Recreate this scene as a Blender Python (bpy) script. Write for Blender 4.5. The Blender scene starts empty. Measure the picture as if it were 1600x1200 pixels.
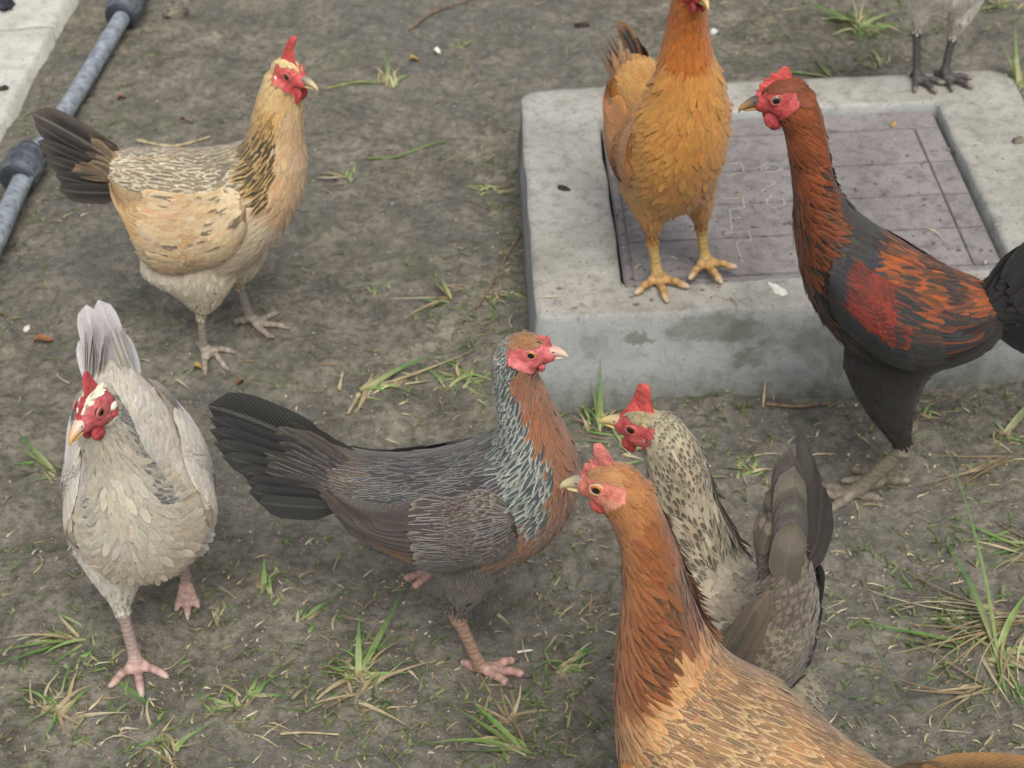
import bpy, bmesh, math, random
import numpy as np
from mathutils import Vector, Matrix

random.seed(7); RNG = np.random.default_rng(7)
rad = math.radians
S = bpy.context.scene
COL = S.collection

# ------------------------------------------------------------------ camera, sky, sun, exposure
PITCH, ROLL, CAM_H = 0.65337, -0.04495, 1.21855
FPX = 2700.0
fw = Vector((0, math.cos(PITCH), -math.sin(PITCH)))
u0 = Vector((0, math.sin(PITCH), math.cos(PITCH))); r0 = Vector((1, 0, 0))
rt = math.cos(ROLL) * r0 + math.sin(ROLL) * u0
up = -math.sin(ROLL) * r0 + math.cos(ROLL) * u0
cam = bpy.data.cameras.new('camera')
cam.sensor_width = 36.0; cam.lens = FPX / 1600 * 36.0
cam.clip_start = 0.05; cam.clip_end = 2000
cam.dof.use_dof = True; cam.dof.focus_distance = 1.35; cam.dof.aperture_fstop = 14.0
camo = bpy.data.objects.new('camera', cam); COL.objects.link(camo)
m3 = Matrix((rt, up, -fw)).transposed()
camo.matrix_world = Matrix.Translation((0, 0, CAM_H)) @ m3.to_4x4()
S.camera = camo

SUN_EL, SUN_AZ = rad(56), rad(168)      # azimuth measured from +Y towards +X
w = bpy.data.worlds.new('World'); S.world = w; w.use_nodes = True
nt = w.node_tree; nt.nodes.clear()
sky = nt.nodes.new('ShaderNodeTexSky'); sky.sky_type = 'NISHITA'; sky.sun_disc = False
sky.sun_elevation = SUN_EL; sky.sun_rotation = SUN_AZ; sky.dust_density = 4.0; sky.air_density = 1.0
hs = nt.nodes.new('ShaderNodeHueSaturation'); hs.inputs['Saturation'].default_value = 0.28
bg = nt.nodes.new('ShaderNodeBackground'); bg.inputs['Strength'].default_value = 0.10
wo = nt.nodes.new('ShaderNodeOutputWorld')
nt.links.new(sky.outputs[0], hs.inputs['Color']); nt.links.new(hs.outputs[0], bg.inputs['Color'])
nt.links.new(bg.outputs[0], wo.inputs[0])
sl = bpy.data.lights.new('sun', 'SUN'); sl.energy = 1.5; sl.angle = rad(34); sl.color = (1.0, 0.96, 0.90)
so = bpy.data.objects.new('sun', sl); COL.objects.link(so)
sd = Vector((math.sin(SUN_AZ) * math.cos(SUN_EL), math.cos(SUN_AZ) * math.cos(SUN_EL), math.sin(SUN_EL)))
so.rotation_euler = sd.to_track_quat('Z', 'Y').to_euler()
S.view_settings.view_transform = 'Standard'; S.view_settings.look = 'None'
S.view_settings.gamma = 1.0; S.view_settings.use_curve_mapping = False
S.view_settings.exposure = 0.5

# ------------------------------------------------------------------ small helpers
def lin(c):
    return tuple(((v / 255.0) / 12.92 if v <= 10 else (((v / 255.0) + 0.055) / 1.055) ** 2.4) for v in c)
def L4(c): return lin(c) + (1.0,)

def at(px, py, z=0.0):
    """where the line of sight of that spot of the view meets the height z"""
    d = fw + rt * ((px - 800) / FPX) - up * ((py - 600) / FPX)
    t = (z - CAM_H) / d.z
    return Vector((0, 0, CAM_H)) + d * t

def tag(o, label=None, cat=None, group=None, kind=None):
    if label: o['label'] = label
    if cat: o['category'] = cat
    if group: o['group'] = group
    if kind: o['kind'] = kind
    return o

def empty(name, loc=(0, 0, 0), rz=0.0):
    o = bpy.data.objects.new(name, None); o.empty_display_size = 0.05
    o.location = loc; o.rotation_euler = (0, 0, rz); COL.objects.link(o); return o

def link(name, me, mats=(), parent=None, smooth=True, loc=None):
    o = bpy.data.objects.new(name, me); COL.objects.link(o)
    for m in (mats if isinstance(mats, (list, tuple)) else [mats]): me.materials.append(m)
    if parent: o.parent = parent
    if loc is not None: o.location = loc
    if smooth and len(me.polygons): me.polygons.foreach_set('use_smooth', [True] * len(me.polygons))
    me.update(); return o

def np_mesh(name, V, Q):
    """V (n,3) array, Q (m,4) or (m,3) index array"""
    me = bpy.data.meshes.new(name)
    V = np.asarray(V, np.float32); Q = np.asarray(Q, np.int32); k = Q.shape[1]
    me.vertices.add(len(V)); me.vertices.foreach_set('co', V.ravel())
    me.loops.add(Q.size); me.loops.foreach_set('vertex_index', Q.ravel())
    me.polygons.add(len(Q)); me.polygons.foreach_set('loop_start', np.arange(0, Q.size, k, dtype=np.int32))
    me.polygons.foreach_set('loop_total', np.full(len(Q), k, np.int32))
    me.update(calc_edges=True); return me

def set_attr(me, name, data, kind='FLOAT_COLOR'):
    a = me.attributes.new(name, kind, 'POINT')
    a.data.foreach_set('color' if kind == 'FLOAT_COLOR' else 'value', np.asarray(data, np.float32).ravel())

def fnoise(X, Y, scale, seed):
    """smooth value noise, -1..1"""
    r = np.random.default_rng(seed); n = 256
    G = r.random((n, n)) * 2 - 1
    x = X / scale; y = Y / scale
    xi = np.floor(x).astype(int); yi = np.floor(y).astype(int)
    fx = x - xi; fy = y - yi; fx = fx * fx * (3 - 2 * fx); fy = fy * fy * (3 - 2 * fy)
    g = lambda a, b: G[a % n, b % n]
    return (g(xi, yi) * (1 - fx) + g(xi + 1, yi) * fx) * (1 - fy) + (g(xi, yi + 1) * (1 - fx) + g(xi + 1, yi + 1) * fx) * fy

class NT:
    def __init__(s, name):
        s.m = bpy.data.materials.new(name); s.m.use_nodes = True; s.t = s.m.node_tree
        s.b = s.t.nodes['Principled BSDF']
    def n(s, typ, **kw):
        nd = s.t.nodes.new(typ)
        for k, v in kw.items():
            if k in nd.inputs: nd.inputs[k].default_value = v
            else: setattr(nd, k, v)
        return nd
    def l(s, a, b): s.t.links.new(a, b)
    def obj(s): return s.n('ShaderNodeTexCoord').outputs['Object']
    def noise(s, scale, detail=4, rough=.55, vec=None, dist=0.0):
        nd = s.n('ShaderNodeTexNoise'); nd.inputs['Scale'].default_value = scale
        nd.inputs['Detail'].default_value = detail; nd.inputs['Roughness'].default_value = rough
        nd.inputs['Distortion'].default_value = dist
        s.l(vec if vec is not None else s.obj(), nd.inputs['Vector']); return nd.outputs['Fac']
    def ramp(s, fac, stops):
        r = s.n('ShaderNodeValToRGB'); e = r.color_ramp.elements
        while len(e) < len(stops): e.new(0.5)
        for i, (p, c) in enumerate(stops):
            e[i].position = p; e[i].color = c if len(c) == 4 else L4(c)
        s.l(fac, r.inputs[0]); return r.outputs['Color']
    def mix(s, fac, a, b, mode='MIX'):
        m = s.n('ShaderNodeMix', data_type='RGBA', blend_type=mode)
        for i, v in ((0, fac), (6, a), (7, b)):
            if hasattr(v, 'is_linked') or hasattr(v, 'links'): s.l(v, m.inputs[i])
            elif i == 0: m.inputs[0].default_value = v
            else: m.inputs[i].default_value = v if len(v) == 4 else L4(v)
        return m.outputs[2]
    def math(s, op, a, b=0.0, clamp=False):
        m = s.n('ShaderNodeMath', operation=op); m.use_clamp = clamp
        for i, v in ((0, a), (1, b)):
            if hasattr(v, 'links'): s.l(v, m.inputs[i])
            else: m.inputs[i].default_value = v
        return m.outputs[0]
    def bump(s, h, strength, dist, prev=None):
        b = s.n('ShaderNodeBump'); b.inputs['Strength'].default_value = strength; b.inputs['Distance'].default_value = dist
        s.l(h, b.inputs['Height'])
        if prev: s.l(prev, b.inputs['Normal'])
        return b.outputs['Normal']
    def done(s, col=None, rough=None, normal=None, spec=None):
        if col is not None:
            if hasattr(col, 'links'): s.l(col, s.b.inputs['Base Color'])
            else: s.b.inputs['Base Color'].default_value = L4(col)
        if rough is not None:
            if hasattr(rough, 'links'): s.l(rough, s.b.inputs['Roughness'])
            else: s.b.inputs['Roughness'].default_value = rough
        if normal is not None: s.l(normal, s.b.inputs['Normal'])
        if spec is not None: s.b.inputs['Specular IOR Level'].default_value = spec
        return s.m

# ------------------------------------------------------------------ materials of the place
def mat_mud():
    k = NT('mud')
    big = k.noise(2.2, 4, .6); mid = k.noise(16, 6, .65); fine = k.noise(85, 6, .75); grit = k.noise(260, 3, .6)
    c = k.ramp(mid, [(.30, (100, 96, 87)), (.5, (134, 128, 115)), (.70, (164, 156, 140))])
    c = k.mix(k.ramp(fine, [(.42, (0, 0, 0)), (.62, (255, 255, 255))]), c, k.mix(.68, c, (66, 64, 56)))
    gm = k.ramp(grit, [(.62, (0, 0, 0)), (.72, (255, 255, 255))])
    c = k.mix(k.math('MULTIPLY', gm, .7), c, (176, 168, 150))
    dk = k.ramp(big, [(.38, (255, 255, 255)), (.6, (0, 0, 0))])
    c = k.mix(k.math('MULTIPLY', dk, .38), c, (108, 107, 103))
    # thin green algae, in patches and along the pipe
    al = k.noise(5.0, 5, .7); a = k.ramp(al, [(.54, (0, 0, 0)), (.72, (255, 255, 255))])
    c = k.mix(k.math('MULTIPLY', a, .42), c, (106, 112, 80))
    nrm = k.bump(mid, .7, .014); nrm = k.bump(fine, .9, .006, nrm); nrm = k.bump(grit, .6, .0018, nrm)
    return k.done(c, .93, nrm, .25)

def mat_concrete(name, light, mid, dark, green=0.0, tint=None):
    k = NT(name)
    a = k.noise(9, 6, .6); b = k.noise(55, 5, .7); p = k.noise(300, 3, .6); st = k.noise(6.5, 5, .65, dist=.6)
    c = k.ramp(a, [(.3, mid), (.62, light)])
    c = k.mix(k.math('MULTIPLY', k.ramp(b, [(.48, (0, 0, 0)), (.70, (255, 255, 255))]), .6), c, dark)
    sp = k.ramp(p, [(.60, (0, 0, 0)), (.68, (255, 255, 255))])
    c = k.mix(k.math('MULTIPLY', sp, .55), c, (60, 56, 50))
    lt = k.ramp(k.noise(38, 4, .7), [(.68, (0, 0, 0)), (.74, (255, 255, 255))])
    c = k.mix(k.math('MULTIPLY', lt, .55), c, (225, 222, 212))
    if green:
        g = k.ramp(st, [(.55, (0, 0, 0)), (.66, (255, 255, 255))])
        sep = k.n('ShaderNodeSeparateXYZ'); k.l(k.obj(), sep.inputs[0])
        low = k.n('ShaderNodeMapRange'); k.l(sep.outputs['Z'], low.inputs[0])
        low.inputs[1].default_value = .045; low.inputs[2].default_value = 0.0
        low.inputs[3].default_value = 0; low.inputs[4].default_value = 1
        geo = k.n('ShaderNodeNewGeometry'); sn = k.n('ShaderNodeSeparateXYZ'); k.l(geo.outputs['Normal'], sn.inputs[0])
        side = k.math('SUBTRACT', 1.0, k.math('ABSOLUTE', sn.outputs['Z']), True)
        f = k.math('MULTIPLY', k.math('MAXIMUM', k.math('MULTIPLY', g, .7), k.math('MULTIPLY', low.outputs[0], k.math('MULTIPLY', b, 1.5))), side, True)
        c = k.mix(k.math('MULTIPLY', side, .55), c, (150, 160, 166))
        c = k.mix(k.math('MULTIPLY', f, green), c, (92, 92, 76))
        wv = k.n('ShaderNodeVectorMath', operation='MULTIPLY'); nz = k.n('ShaderNodeTexNoise'); nz.inputs['Scale'].default_value = 38; nz.inputs['Detail'].default_value = 8; nz.inputs['Roughness'].default_value = .7
        k.l(k.obj(), nz.inputs['Vector']); k.l(nz.outputs['Color'], wv.inputs[0]); wv.inputs[1].default_value = (.060, .0, .045)
        for (cx, cz, sx, sz, st_) in ((.018 + .026, .079 + .022, .018, .0085, .8), (.105 + .026, .086 + .022, .060, .017, .6), (.145 + .026, .047 + .022, .022, .014, .45), (-.035 + .026, .070 + .022, .016, .016, .35), (.31 + .026, .03 + .022, .05, .02, .4)):
            ad = k.n('ShaderNodeVectorMath', operation='ADD'); k.l(k.obj(), ad.inputs[0]); k.l(wv.outputs[0], ad.inputs[1])
            s2 = k.n('ShaderNodeSeparateXYZ'); k.l(ad.outputs[0], s2.inputs[0])
            q1 = k.math('POWER', k.math('ABSOLUTE', k.math('DIVIDE', k.math('SUBTRACT', s2.outputs['X'], cx), sx)), 2.0); q2 = k.math('POWER', k.math('ABSOLUTE', k.math('DIVIDE', k.math('SUBTRACT', s2.outputs['Z'], cz), sz)), 2.0)
            mm = k.math('MULTIPLY', k.math('MULTIPLY', k.math('SUBTRACT', 1.15, k.math('ADD', q1, q2), True), k.math('MULTIPLY', b, 3.6), True), k.math('MULTIPLY', side, st_))
            c = k.mix(mm, c, (88, 88, 70))
    nrm = k.bump(b, .5, .004); nrm = k.bump(p, .5, .0015, nrm)
    return k.done(c, .88, nrm, .3)

M_mud = mat_mud()
M_conc = mat_concrete('concrete', (176, 173, 165), (148, 145, 136), (104, 100, 91), 1.0)
M_pave = mat_concrete('pale_concrete', (205, 203, 194), (180, 178, 168), (140, 137, 126), 0.0)
M_mark = mat_concrete('worn_cast_marks', (176, 172, 167), (152, 148, 143), (110, 105, 102), 0.0)
M_cover = mat_concrete('cover_concrete', (146, 141, 140), (122, 117, 116), (76, 71, 68), 0.0)
def plain(name, c, rough=.7, bump=None, var=.25, scale=60, spec=.4):
    k = NT(name); n = k.noise(scale, 4, .6)
    d = tuple(max(0, v * (1 - var)) for v in c); h = tuple(min(255, v * (1 + var * .6)) for v in c)
    col = k.ramp(n, [(.3, d), (.7, h)])
    nr = k.bump(n, *bump) if bump else None
    return k.done(col, rough, nr, spec)
M_pipe = plain('weathered_pipe_plastic', (138, 145, 152), .6, (.3, .001), .28, 90)
M_coup = plain('grey_coupling_plastic', (92, 97, 104), .5, (.3, .001), .3, 50)
M_ring = plain('dark_rubber', (48, 52, 60), .6, None, .2, 60)
M_stone = plain('mossy_stone', (118, 114, 98), .9, (.6, .004), .4, 70)
M_dark = plain('dark_dirt', (58, 53, 47), .95, (.7, .004), .4, 120)
M_white = plain('white_bits', (225, 222, 212), .7, None, .1, 120)
M_twig = plain('dry_twig', (128, 104, 84), .85, (.4, .001), .3, 150)
M_leaf = plain('dry_leaf', (150, 104, 70), .8, None, .35, 90)
M_straw = plain('dull_straw', (176, 162, 126), .8, None, .3, 110)
M_yleaf = plain('yellow_leaf', (176, 150, 84), .75, None, .3, 110)

def mat_grass():
    k = NT('grass_blade'); a = k.n('ShaderNodeAttribute', attribute_name='col')
    n = k.noise(90, 3, .6)
    c = k.mix(.5, a.outputs['Color'], k.mix(1.0, a.outputs['Color'], k.ramp(n, [(.3, (150, 150, 150)), (.7, (255, 255, 255))]), 'MULTIPLY'))
    k.b.inputs['Transmission Weight'].default_value = 0.0
    k.b.inputs['Subsurface Weight'].default_value = 0.15; k.b.inputs['Subsurface Radius'].default_value = (.002, .003, .001)
    return k.done(c, .55, None, .35)
M_grass = mat_grass()

def mat_feather(name, shaft=(225, 215, 195), spot=False, sheen=.2, rough=.62):
    """each feather: its own base and edge colour, pale shaft, fine barbs"""
    k = NT(name)
    base = k.n('ShaderNodeAttribute', attribute_name='col'); edge = k.n('ShaderNodeAttribute', attribute_name='edge')
    uv = k.n('ShaderNodeUVMap', uv_map='UVMap'); sp = k.n('ShaderNodeSeparateXYZ'); k.l(uv.outputs[0], sp.inputs[0])
    U, V = sp.outputs['X'], sp.outputs['Y']
    du = k.math('ABSOLUTE', k.math('MULTIPLY', k.math('SUBTRACT', U, .5), 2.0))
    jit = k.math('MULTIPLY', k.math('SUBTRACT', k.noise(420, 2, .6), .5), .5)
    if spot:
        r = k.math('ADD', k.math('POWER', k.math('MULTIPLY', du, .9), 2.0), k.math('POWER', k.math('MULTIPLY', k.math('SUBTRACT', V, .74), 4.2), 2.0))
        em = k.math('SUBTRACT', 1.0, k.math('MULTIPLY', k.math('SUBTRACT', k.math('ADD', r, jit), .35), 3.5), True)
    else:
        m = k.math('MAXIMUM', du, k.math('SUBTRACT', k.math('MULTIPLY', V, 1.9), .95))
        em = k.math('MULTIPLY', k.math('SUBTRACT', k.math('ADD', m, jit), .40), 2.2, True)
    em = k.math('MULTIPLY', em, edge.outputs['Alpha'])
    c = k.mix(em, base.outputs['Color'], edge.outputs['Color'])
    sm = k.math('MULTIPLY', k.math('SUBTRACT', 1.0, k.math('MULTIPLY', du, 7.0), True), base.outputs['Alpha'])
    c = k.mix(sm, c, L4(shaft))
    ph = k.math('ADD', k.math('MULTIPLY', V, 46.0), k.math('MULTIPLY', du, -14.0))
    barb = k.math('SINE', k.math('MULTIPLY', ph, 3.0))
    bf = k.math('ADD', k.math('MULTIPLY', barb, .055), k.math('ADD', .82, k.math('ADD', k.math('MULTIPLY', k.noise(300, 3, .7), .30), k.math('MULTIPLY', k.math('SUBTRACT', k.noise(75, 4, .7), .5), .40))))
    cc = k.n('ShaderNodeCombineXYZ')
    for i in range(3): k.l(bf, cc.inputs[i])
    c = k.mix(1.0, c, cc.outputs[0], 'MULTIPLY')
    k.b.inputs['Sheen Weight'].default_value = sheen; k.b.inputs['Sheen Roughness'].default_value = .5
    nr = k.bump(barb, .25, .0006)
    return k.done(c, rough, nr, .3)

def mat_skin():
    k = NT('bird_skin'); a = k.n('ShaderNodeAttribute', attribute_name='col')
    v = k.n('ShaderNodeTexVoronoi'); v.inputs['Scale'].default_value = 420; k.l(k.obj(), v.inputs['Vector'])
    n = k.noise(200, 4, .7)
    c = k.mix(1.0, a.outputs['Color'], k.ramp(n, [(.25, (205, 200, 198)), (.75, (255, 255, 255))]), 'MULTIPLY')
    k.b.inputs['Subsurface Weight'].default_value = .12; k.b.inputs['Subsurface Radius'].default_value = (.004, .0015, .001)
    nr = k.bump(v.outputs['Distance'], .4, .0012); nr = k.bump(n, .5, .0015, nr)
    return k.done(c, .55, nr, .4)
M_skin = mat_skin()
def mat_comb(name, c):
    k = NT(name); n = k.noise(260, 4, .7); v = k.noise(70, 3, .6)
    col = k.ramp(v, [(.3, tuple(x * .86 for x in c)), (.7, tuple(min(255, x * 1.1) for x in c))])
    k.b.inputs['Subsurface Weight'].default_value = .2; k.b.inputs['Subsurface Radius'].default_value = (.005, .0015, .001)
    return k.done(col, .5, k.bump(n, 1.0, .003, k.bump(k.noise(620, 2, .6), .6, .001)), .4)
def mat_eye(name, iris):
    k = NT(name); a = k.n('ShaderNodeAttribute', attribute_name='col')
    k.b.inputs['Coat Weight'].default_value = .8; k.b.inputs['Coat Roughness'].default_value = .05
    return k.done(a.outputs['Color'], .15, None, .5)
M_eye = mat_eye('eye', None)
def mat_beak(name, tip, root):
    k = NT(name); a = k.n('ShaderNodeAttribute', attribute_name='col')
    return k.done(a.outputs['Color'], .38, k.bump(k.noise(180, 3, .6), .2, .0008), .45)
M_beak = mat_beak('beak_horn', None, None)

# ------------------------------------------------------------------ ground
def lumps(X, Y):
    z = fnoise(X, Y, .30, 1) * .009 + fnoise(X, Y, .11, 2) * .0065 + fnoise(X, Y, .06, 12) * .004 + fnoise(X, Y, .035, 3) * .0036
    z += np.maximum(0, fnoise(X, Y, .016, 4)) * .0050 + np.maximum(0, fnoise(X, Y, .009, 5) - .1) * .0034
    return z - .006
def stretched(lo, hi, step, far):
    a = list(np.arange(lo, hi, step)); d = step
    out = [a[-1]]; x = a[-1]
    while x < far: d *= 1.35; x += d; a.append(x)
    x = a[0]; d = step; pre = []
    while x > -far: d *= 1.35; x -= d; pre.append(x)
    return np.array(pre[::-1] + a)
gx = stretched(-.98, 1.0, .0048, 400); gy = stretched(.85, 2.85, .0052, 400)
X, Y = np.meshgrid(gx, gy, indexing='ij')
Z = lumps(X, Y) * np.exp(-np.maximum(0, np.hypot(X, Y - 1.8) - 2.0) * .5)
V = np.stack([X, Y, Z], -1).reshape(-1, 3)
ni, nj = X.shape; I = np.arange((ni) * (nj)).reshape(ni, nj)
Q = np.stack([I[:-1, :-1], I[1:, :-1], I[1:, 1:], I[:-1, 1:]], -1).reshape(-1, 4)
g = link('ground', np_mesh('ground', V, Q), M_mud); tag(g, kind='structure')
def gz(x, y): return float(lumps(np.array([x]), np.array([y]))[0])

# ------------------------------------------------------------------ concrete surround with its cover
SX, SY, SYAW, ST = 0.1287, 1.6255, rad(0.1315), 0.108
def slab_w(x, y, z=0):
    c, s = math.cos(SYAW), math.sin(SYAW); return Vector((SX + c * x - s * y, SY + s * x + c * y, z))
def rrect(x0, y0, x1, y1, r, n=7, rb=None):
    rb = rb or r; rf = r
    P = []
    for cx, cy, a0, r in ((x1 - rb, y1 - rb, 0, rb), (x0 + rb, y1 - rb, 90, rb), (x0 + rf, y0 + rf, 180, rf), (x1 - rf, y0 + rf, 270, rf)):
        for i in range(n):
            a = rad(a0 + 90 * i / (n - 1)); P.append((cx + r * math.cos(a), cy + r * math.sin(a)))
    return P
def resample(P, n):
    P = np.array(P + [P[0]]); d = np.r_[0, np.cumsum(np.linalg.norm(np.diff(P, axis=0), axis=1))]
    t = np.linspace(0, d[-1], n, endpoint=False)
    return np.stack([np.interp(t, d, P[:, 0]), np.interp(t, d, P[:, 1])], -1)
slab = empty('access_chamber', slab_w(0, 0, 0), SYAW)
tag(slab, 'raised grey concrete surround with a recessed patterned cover, set in the mud', 'concrete access chamber')
def build_surround():
    N = 420
    def ring(x0, y0, x1, y1, r):
        # start every ring at the same direction so that they loft cleanly
        Rr = resample(rrect(x0, y0, x1, y1, r, 7, max(r, .030)), N); return Rr
    ox0, oy0, ox1, oy1 = -.100, -.057, .562, .478
    prof = [(.022, -.06, .012), (.020, .0, .012), (.012, .05, .013), (.004, .090, .014), (.001, .1015, .015), (-.0008, .1055, .015), (-.0035, ST, .015)]
    V = []; 
    for (o, z, r) in prof:
        for p in ring(ox0 - o * .3, oy0 - o, ox1 + o * .3, oy1 + o * .3, r): V.append((p[0], p[1], z))
    # top, stepping in to the recess: blend between outer and inner outlines
    outer = ring(ox0 + .0035, oy0 + .0035, ox1 - .0035, oy1 - .0035, .015)
    inner = resample(rrect(-.002, -.001, .452, .400, .012), N)
    K = 16
    for j in range(1, K + 1):
        t = j / K
        for a, b in zip(outer, inner): q = a * (1 - t) + b * t; V.append((q[0], q[1], ST))
    for p in resample(rrect(.001, .002, .449, .397, .010), N): V.append((p[0], p[1], ST - .004))
    for p in resample(rrect(.002, .003, .448, .396, .010), N): V.append((p[0], p[1], ST - .03))
    V = np.array(V); nr = len(V) // N
    # unevenness: cast by hand
    top = np.clip((V[:, 2] - .05) / .05, 0, 1)
    V[:, 2] += (fnoise(V[:, 0] + 5, V[:, 1] + 5, .12, 21) * .0022 + fnoise(V[:, 0] + 5, V[:, 1] + 5, .02, 22) * .0009) * top
    sgn = np.clip(1 - top, 0, 1)
    wob = fnoise(V[:, 0] * 1 + 9, V[:, 1] + V[:, 2] * 3 + 9, .07, 23) * .0022
    V[:, 1] += wob; V[:, 0] += fnoise(V[:, 1] + 3, V[:, 2] * 3 + 9, .06, 24) * .0020
    I = np.arange(nr * N).reshape(nr, N); I2 = np.roll(I, -1, axis=1)
    Q = np.stack([I[:-1], I2[:-1], I2[1:], I[1:]], -1).reshape(-1, 4)
    return np_mesh('surround', V, Q)
link('surround', build_surround(), M_conc, slab)
def box_bm(bm, x0, y0, z0, x1, y1, z1, bev=.0012, rot=0, jit=0):
    r = bmesh.ops.create_cube(bm, size=1.0); vs = r['verts']
    cx, cy, cz = (x0 + x1) / 2, (y0 + y1) / 2, (z0 + z1) / 2
    M = Matrix.Translation((cx, cy, cz)) @ Matrix.Rotation(rot, 4, 'Z') @ Matrix.Diagonal((x1 - x0, y1 - y0, z1 - z0, 1))
    bmesh.ops.transform(bm, matrix=M, verts=vs)
    if bev:
        es = list({e for v in vs for e in v.link_edges}); bmesh.ops.bevel(bm, geom=es, offset=bev, segments=2, affect='EDGES')
def bm_obj(name, bm, mats, parent=None, smooth=False):
    me = bpy.data.meshes.new(name); bm.to_mesh(me); bm.free(); return link(name, me, mats, parent, smooth)
cov = empty('cover'); cov.parent = slab
bm = bmesh.new(); box_bm(bm, .006, .006, ST - .032, .444, .394, ST - .0135, .002); bm_obj('plate', bm, M_cover, cov)
# border strips and cast panels with recessed joints
rowy = [.024, .104, .180, .258, .345]
def panel(x0, y0, x1, y1, h=0.0):
    bm = bmesh.new(); box_bm(bm, x0 + .0013, y0 + .0013, ST - .0134, x1 - .0013, y1 - .0013, ST - .0098 + h + random.uniform(-.0004, .0004), .0010)
    bm_obj('panel', bm, M_cover, cov)
panel(.016, .008, .442, .024); panel(.016, .345, .442, .392)
for a, b in zip(rowy[:-1], rowy[1:]):
    panel(.016, a, .409, b); panel(.409, a, .442, b)
def ridge(pts, wd=.0026, h=.0016, closed=False):
    """a raised cast line following pts (slab coordinates)"""
    bm = bmesh.new(); P = [Vector((x, y, 0)) for x, y in pts]
    n = len(P); segs = [(P[i], P[(i + 1) % n]) for i in range(n if closed else n - 1)]
    for i, (a, b) in enumerate(segs):
        d = b - a; L = d.length + wd * .9; c = (a + b) / 2; z0 = ST - .0104
        box_bm(bm, c.x - L / 2, c.y - wd / 2, z0, c.x + L / 2, c.y + wd / 2, z0 + h + i * .00007, .0007, math.atan2(d.y, d.x))
    return bm
def sl(px, py):
    p = at(px, py, ST - .01) - Vector((SX, SY, 0)); c, s = math.cos(SYAW), math.sin(SYAW)
    return (c * p.x + s * p.y, -s * p.x + c * p.y)
marks = [[(1132, 258), (1157, 255), (1162, 270), (1136, 276)],
         [(1186, 262), (1198, 256), (1214, 258), (1222, 264), (1210, 270), (1192, 269)],
         [(1184, 282), (1212, 286), (1190, 299)],
         [(1198, 312), (1206, 308), (1224, 312), (1226, 320), (1208, 326), (1198, 318)],
         [(1204, 342), (1226, 340)],
         [(1130, 312), (1160, 309), (1163, 325), (1140, 328), (1143, 358)],
         [(1133, 365), (1170, 362), (1174, 377), (1150, 379), (1160, 412)],
         [(1062, 290), (1100, 287), (1098, 305)]]
for i, mk in enumerate(marks):
    bm_obj('cast_mark', ridge([sl(*p) for p in mk], closed=i in (1, 3)), M_mark, cov)

# ------------------------------------------------------------------ paving slabs and the water pipe
def paving():
    # edge runs from (-.697,2.70) to (-.725,2.218) and beyond; joints across
    joints = [1.60, 2.05, 2.555, 3.05, 3.6]
    root = empty('concrete_path', (-.73, 2.3, 0)); tag(root, kind='structure')
    def ex(y): return -.7245 + (y - 2.218) * .055
    for a, b in zip(joints[:-1], joints[1:]):
        nx, ny = 60, 60; V = []
        for i in range(nx + 1):
            for j in range(ny + 1):
                y = a + .0025 + (b - a - .005) * j / ny
                x = ex(y) - .85 * (1 - (i / nx)); x += .0012 * math.sin(y * 23) * (i == nx)
                V.append((x + .73, y - 2.3, .022 + .0012 * math.sin(x * 70 + y * 33) + .001 * math.sin(y * 110 + x * 40)))
        I = np.arange((nx + 1) * (ny + 1)).reshape(nx + 1, ny + 1)
        Q = list(np.stack([I[:-1, :-1], I[1:, :-1], I[1:, 1:], I[:-1, 1:]], -1).reshape(-1, 4))
        V = list(V); rim = list(I[0, :]) + list(I[1:, -1]) + list(I[-1, -2::-1]) + list(I[-2:0:-1, 0])
        base = len(V)
        for r in rim: v = V[r]; V.append((v[0], v[1], -.05))
        n = len(rim)
        for q in range(n): Q.append([rim[q], rim[(q + 1) % n], base + (q + 1) % n, base + q])
        o = link('paving_slab', np_mesh('paving_slab', np.array(V), np.array(Q)), M_pave, root, smooth=False)
paving()

def tube(path, radii, seg=14, cap=True, flat=1.0):
    """closed lofted tube as (V,Q) arrays"""
    P = [Vector(p) for p in path]; n = len(P); V = []; Q = []
    T = [(P[min(i + 1, n - 1)] - P[max(i - 1, 0)]).normalized() for i in range(n)]
    ref = Vector((0, 0, 1)) if abs(T[0].z) < .9 else Vector((0, 1, 0))
    N = (ref - T[0] * ref.dot(T[0])).normalized()
    for i in range(n):
        N = (N - T[i] * N.dot(T[i])).normalized(); B = T[i].cross(N)
        for k in range(seg):
            a = 2 * math.pi * k / seg; V.append(P[i] + N * math.cos(a) * radii[i] * flat + B * math.sin(a) * radii[i])
    for i in range(n - 1):
        for k in range(seg):
            k2 = (k + 1) % seg; Q.append((i * seg + k, i * seg + k2, (i + 1) * seg + k2, (i + 1) * seg + k))
    if cap:
        for (i, flip) in ((0, True), (n - 1, False)):
            c = len(V); V.append(P[i].copy())
            for k in range(seg):
                k2 = (k + 1) % seg; a, b = i * seg + k, i * seg + k2
                Q.append((c, b, a, a) if flip else (c, a, b, b))
    return V, Q
def from_vq(name, V, Q, mats, parent=None, smooth=True):
    me = bpy.data.meshes.new(name)
    F = [tuple(dict.fromkeys(q)) for q in Q]
    me.from_pydata([tuple(v) for v in V], [], F); me.update()
    return link(name, me, mats, parent, smooth)
pipe_r = .0135
pa = [Vector((-.54, 3.1, .020)), Vector((-.597, 2.60, .020)), Vector((-.629, 2.33, .019)), Vector((-.660, 2.09, .018)), Vector((-.668, 1.90, .016)), Vector((-.69, 1.5, .012))]
pipe = empty('water_pipe', pa[3]); tag(pipe, 'grey plastic water pipe with two compression couplings lying along the pale path', 'water pipe')
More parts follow.
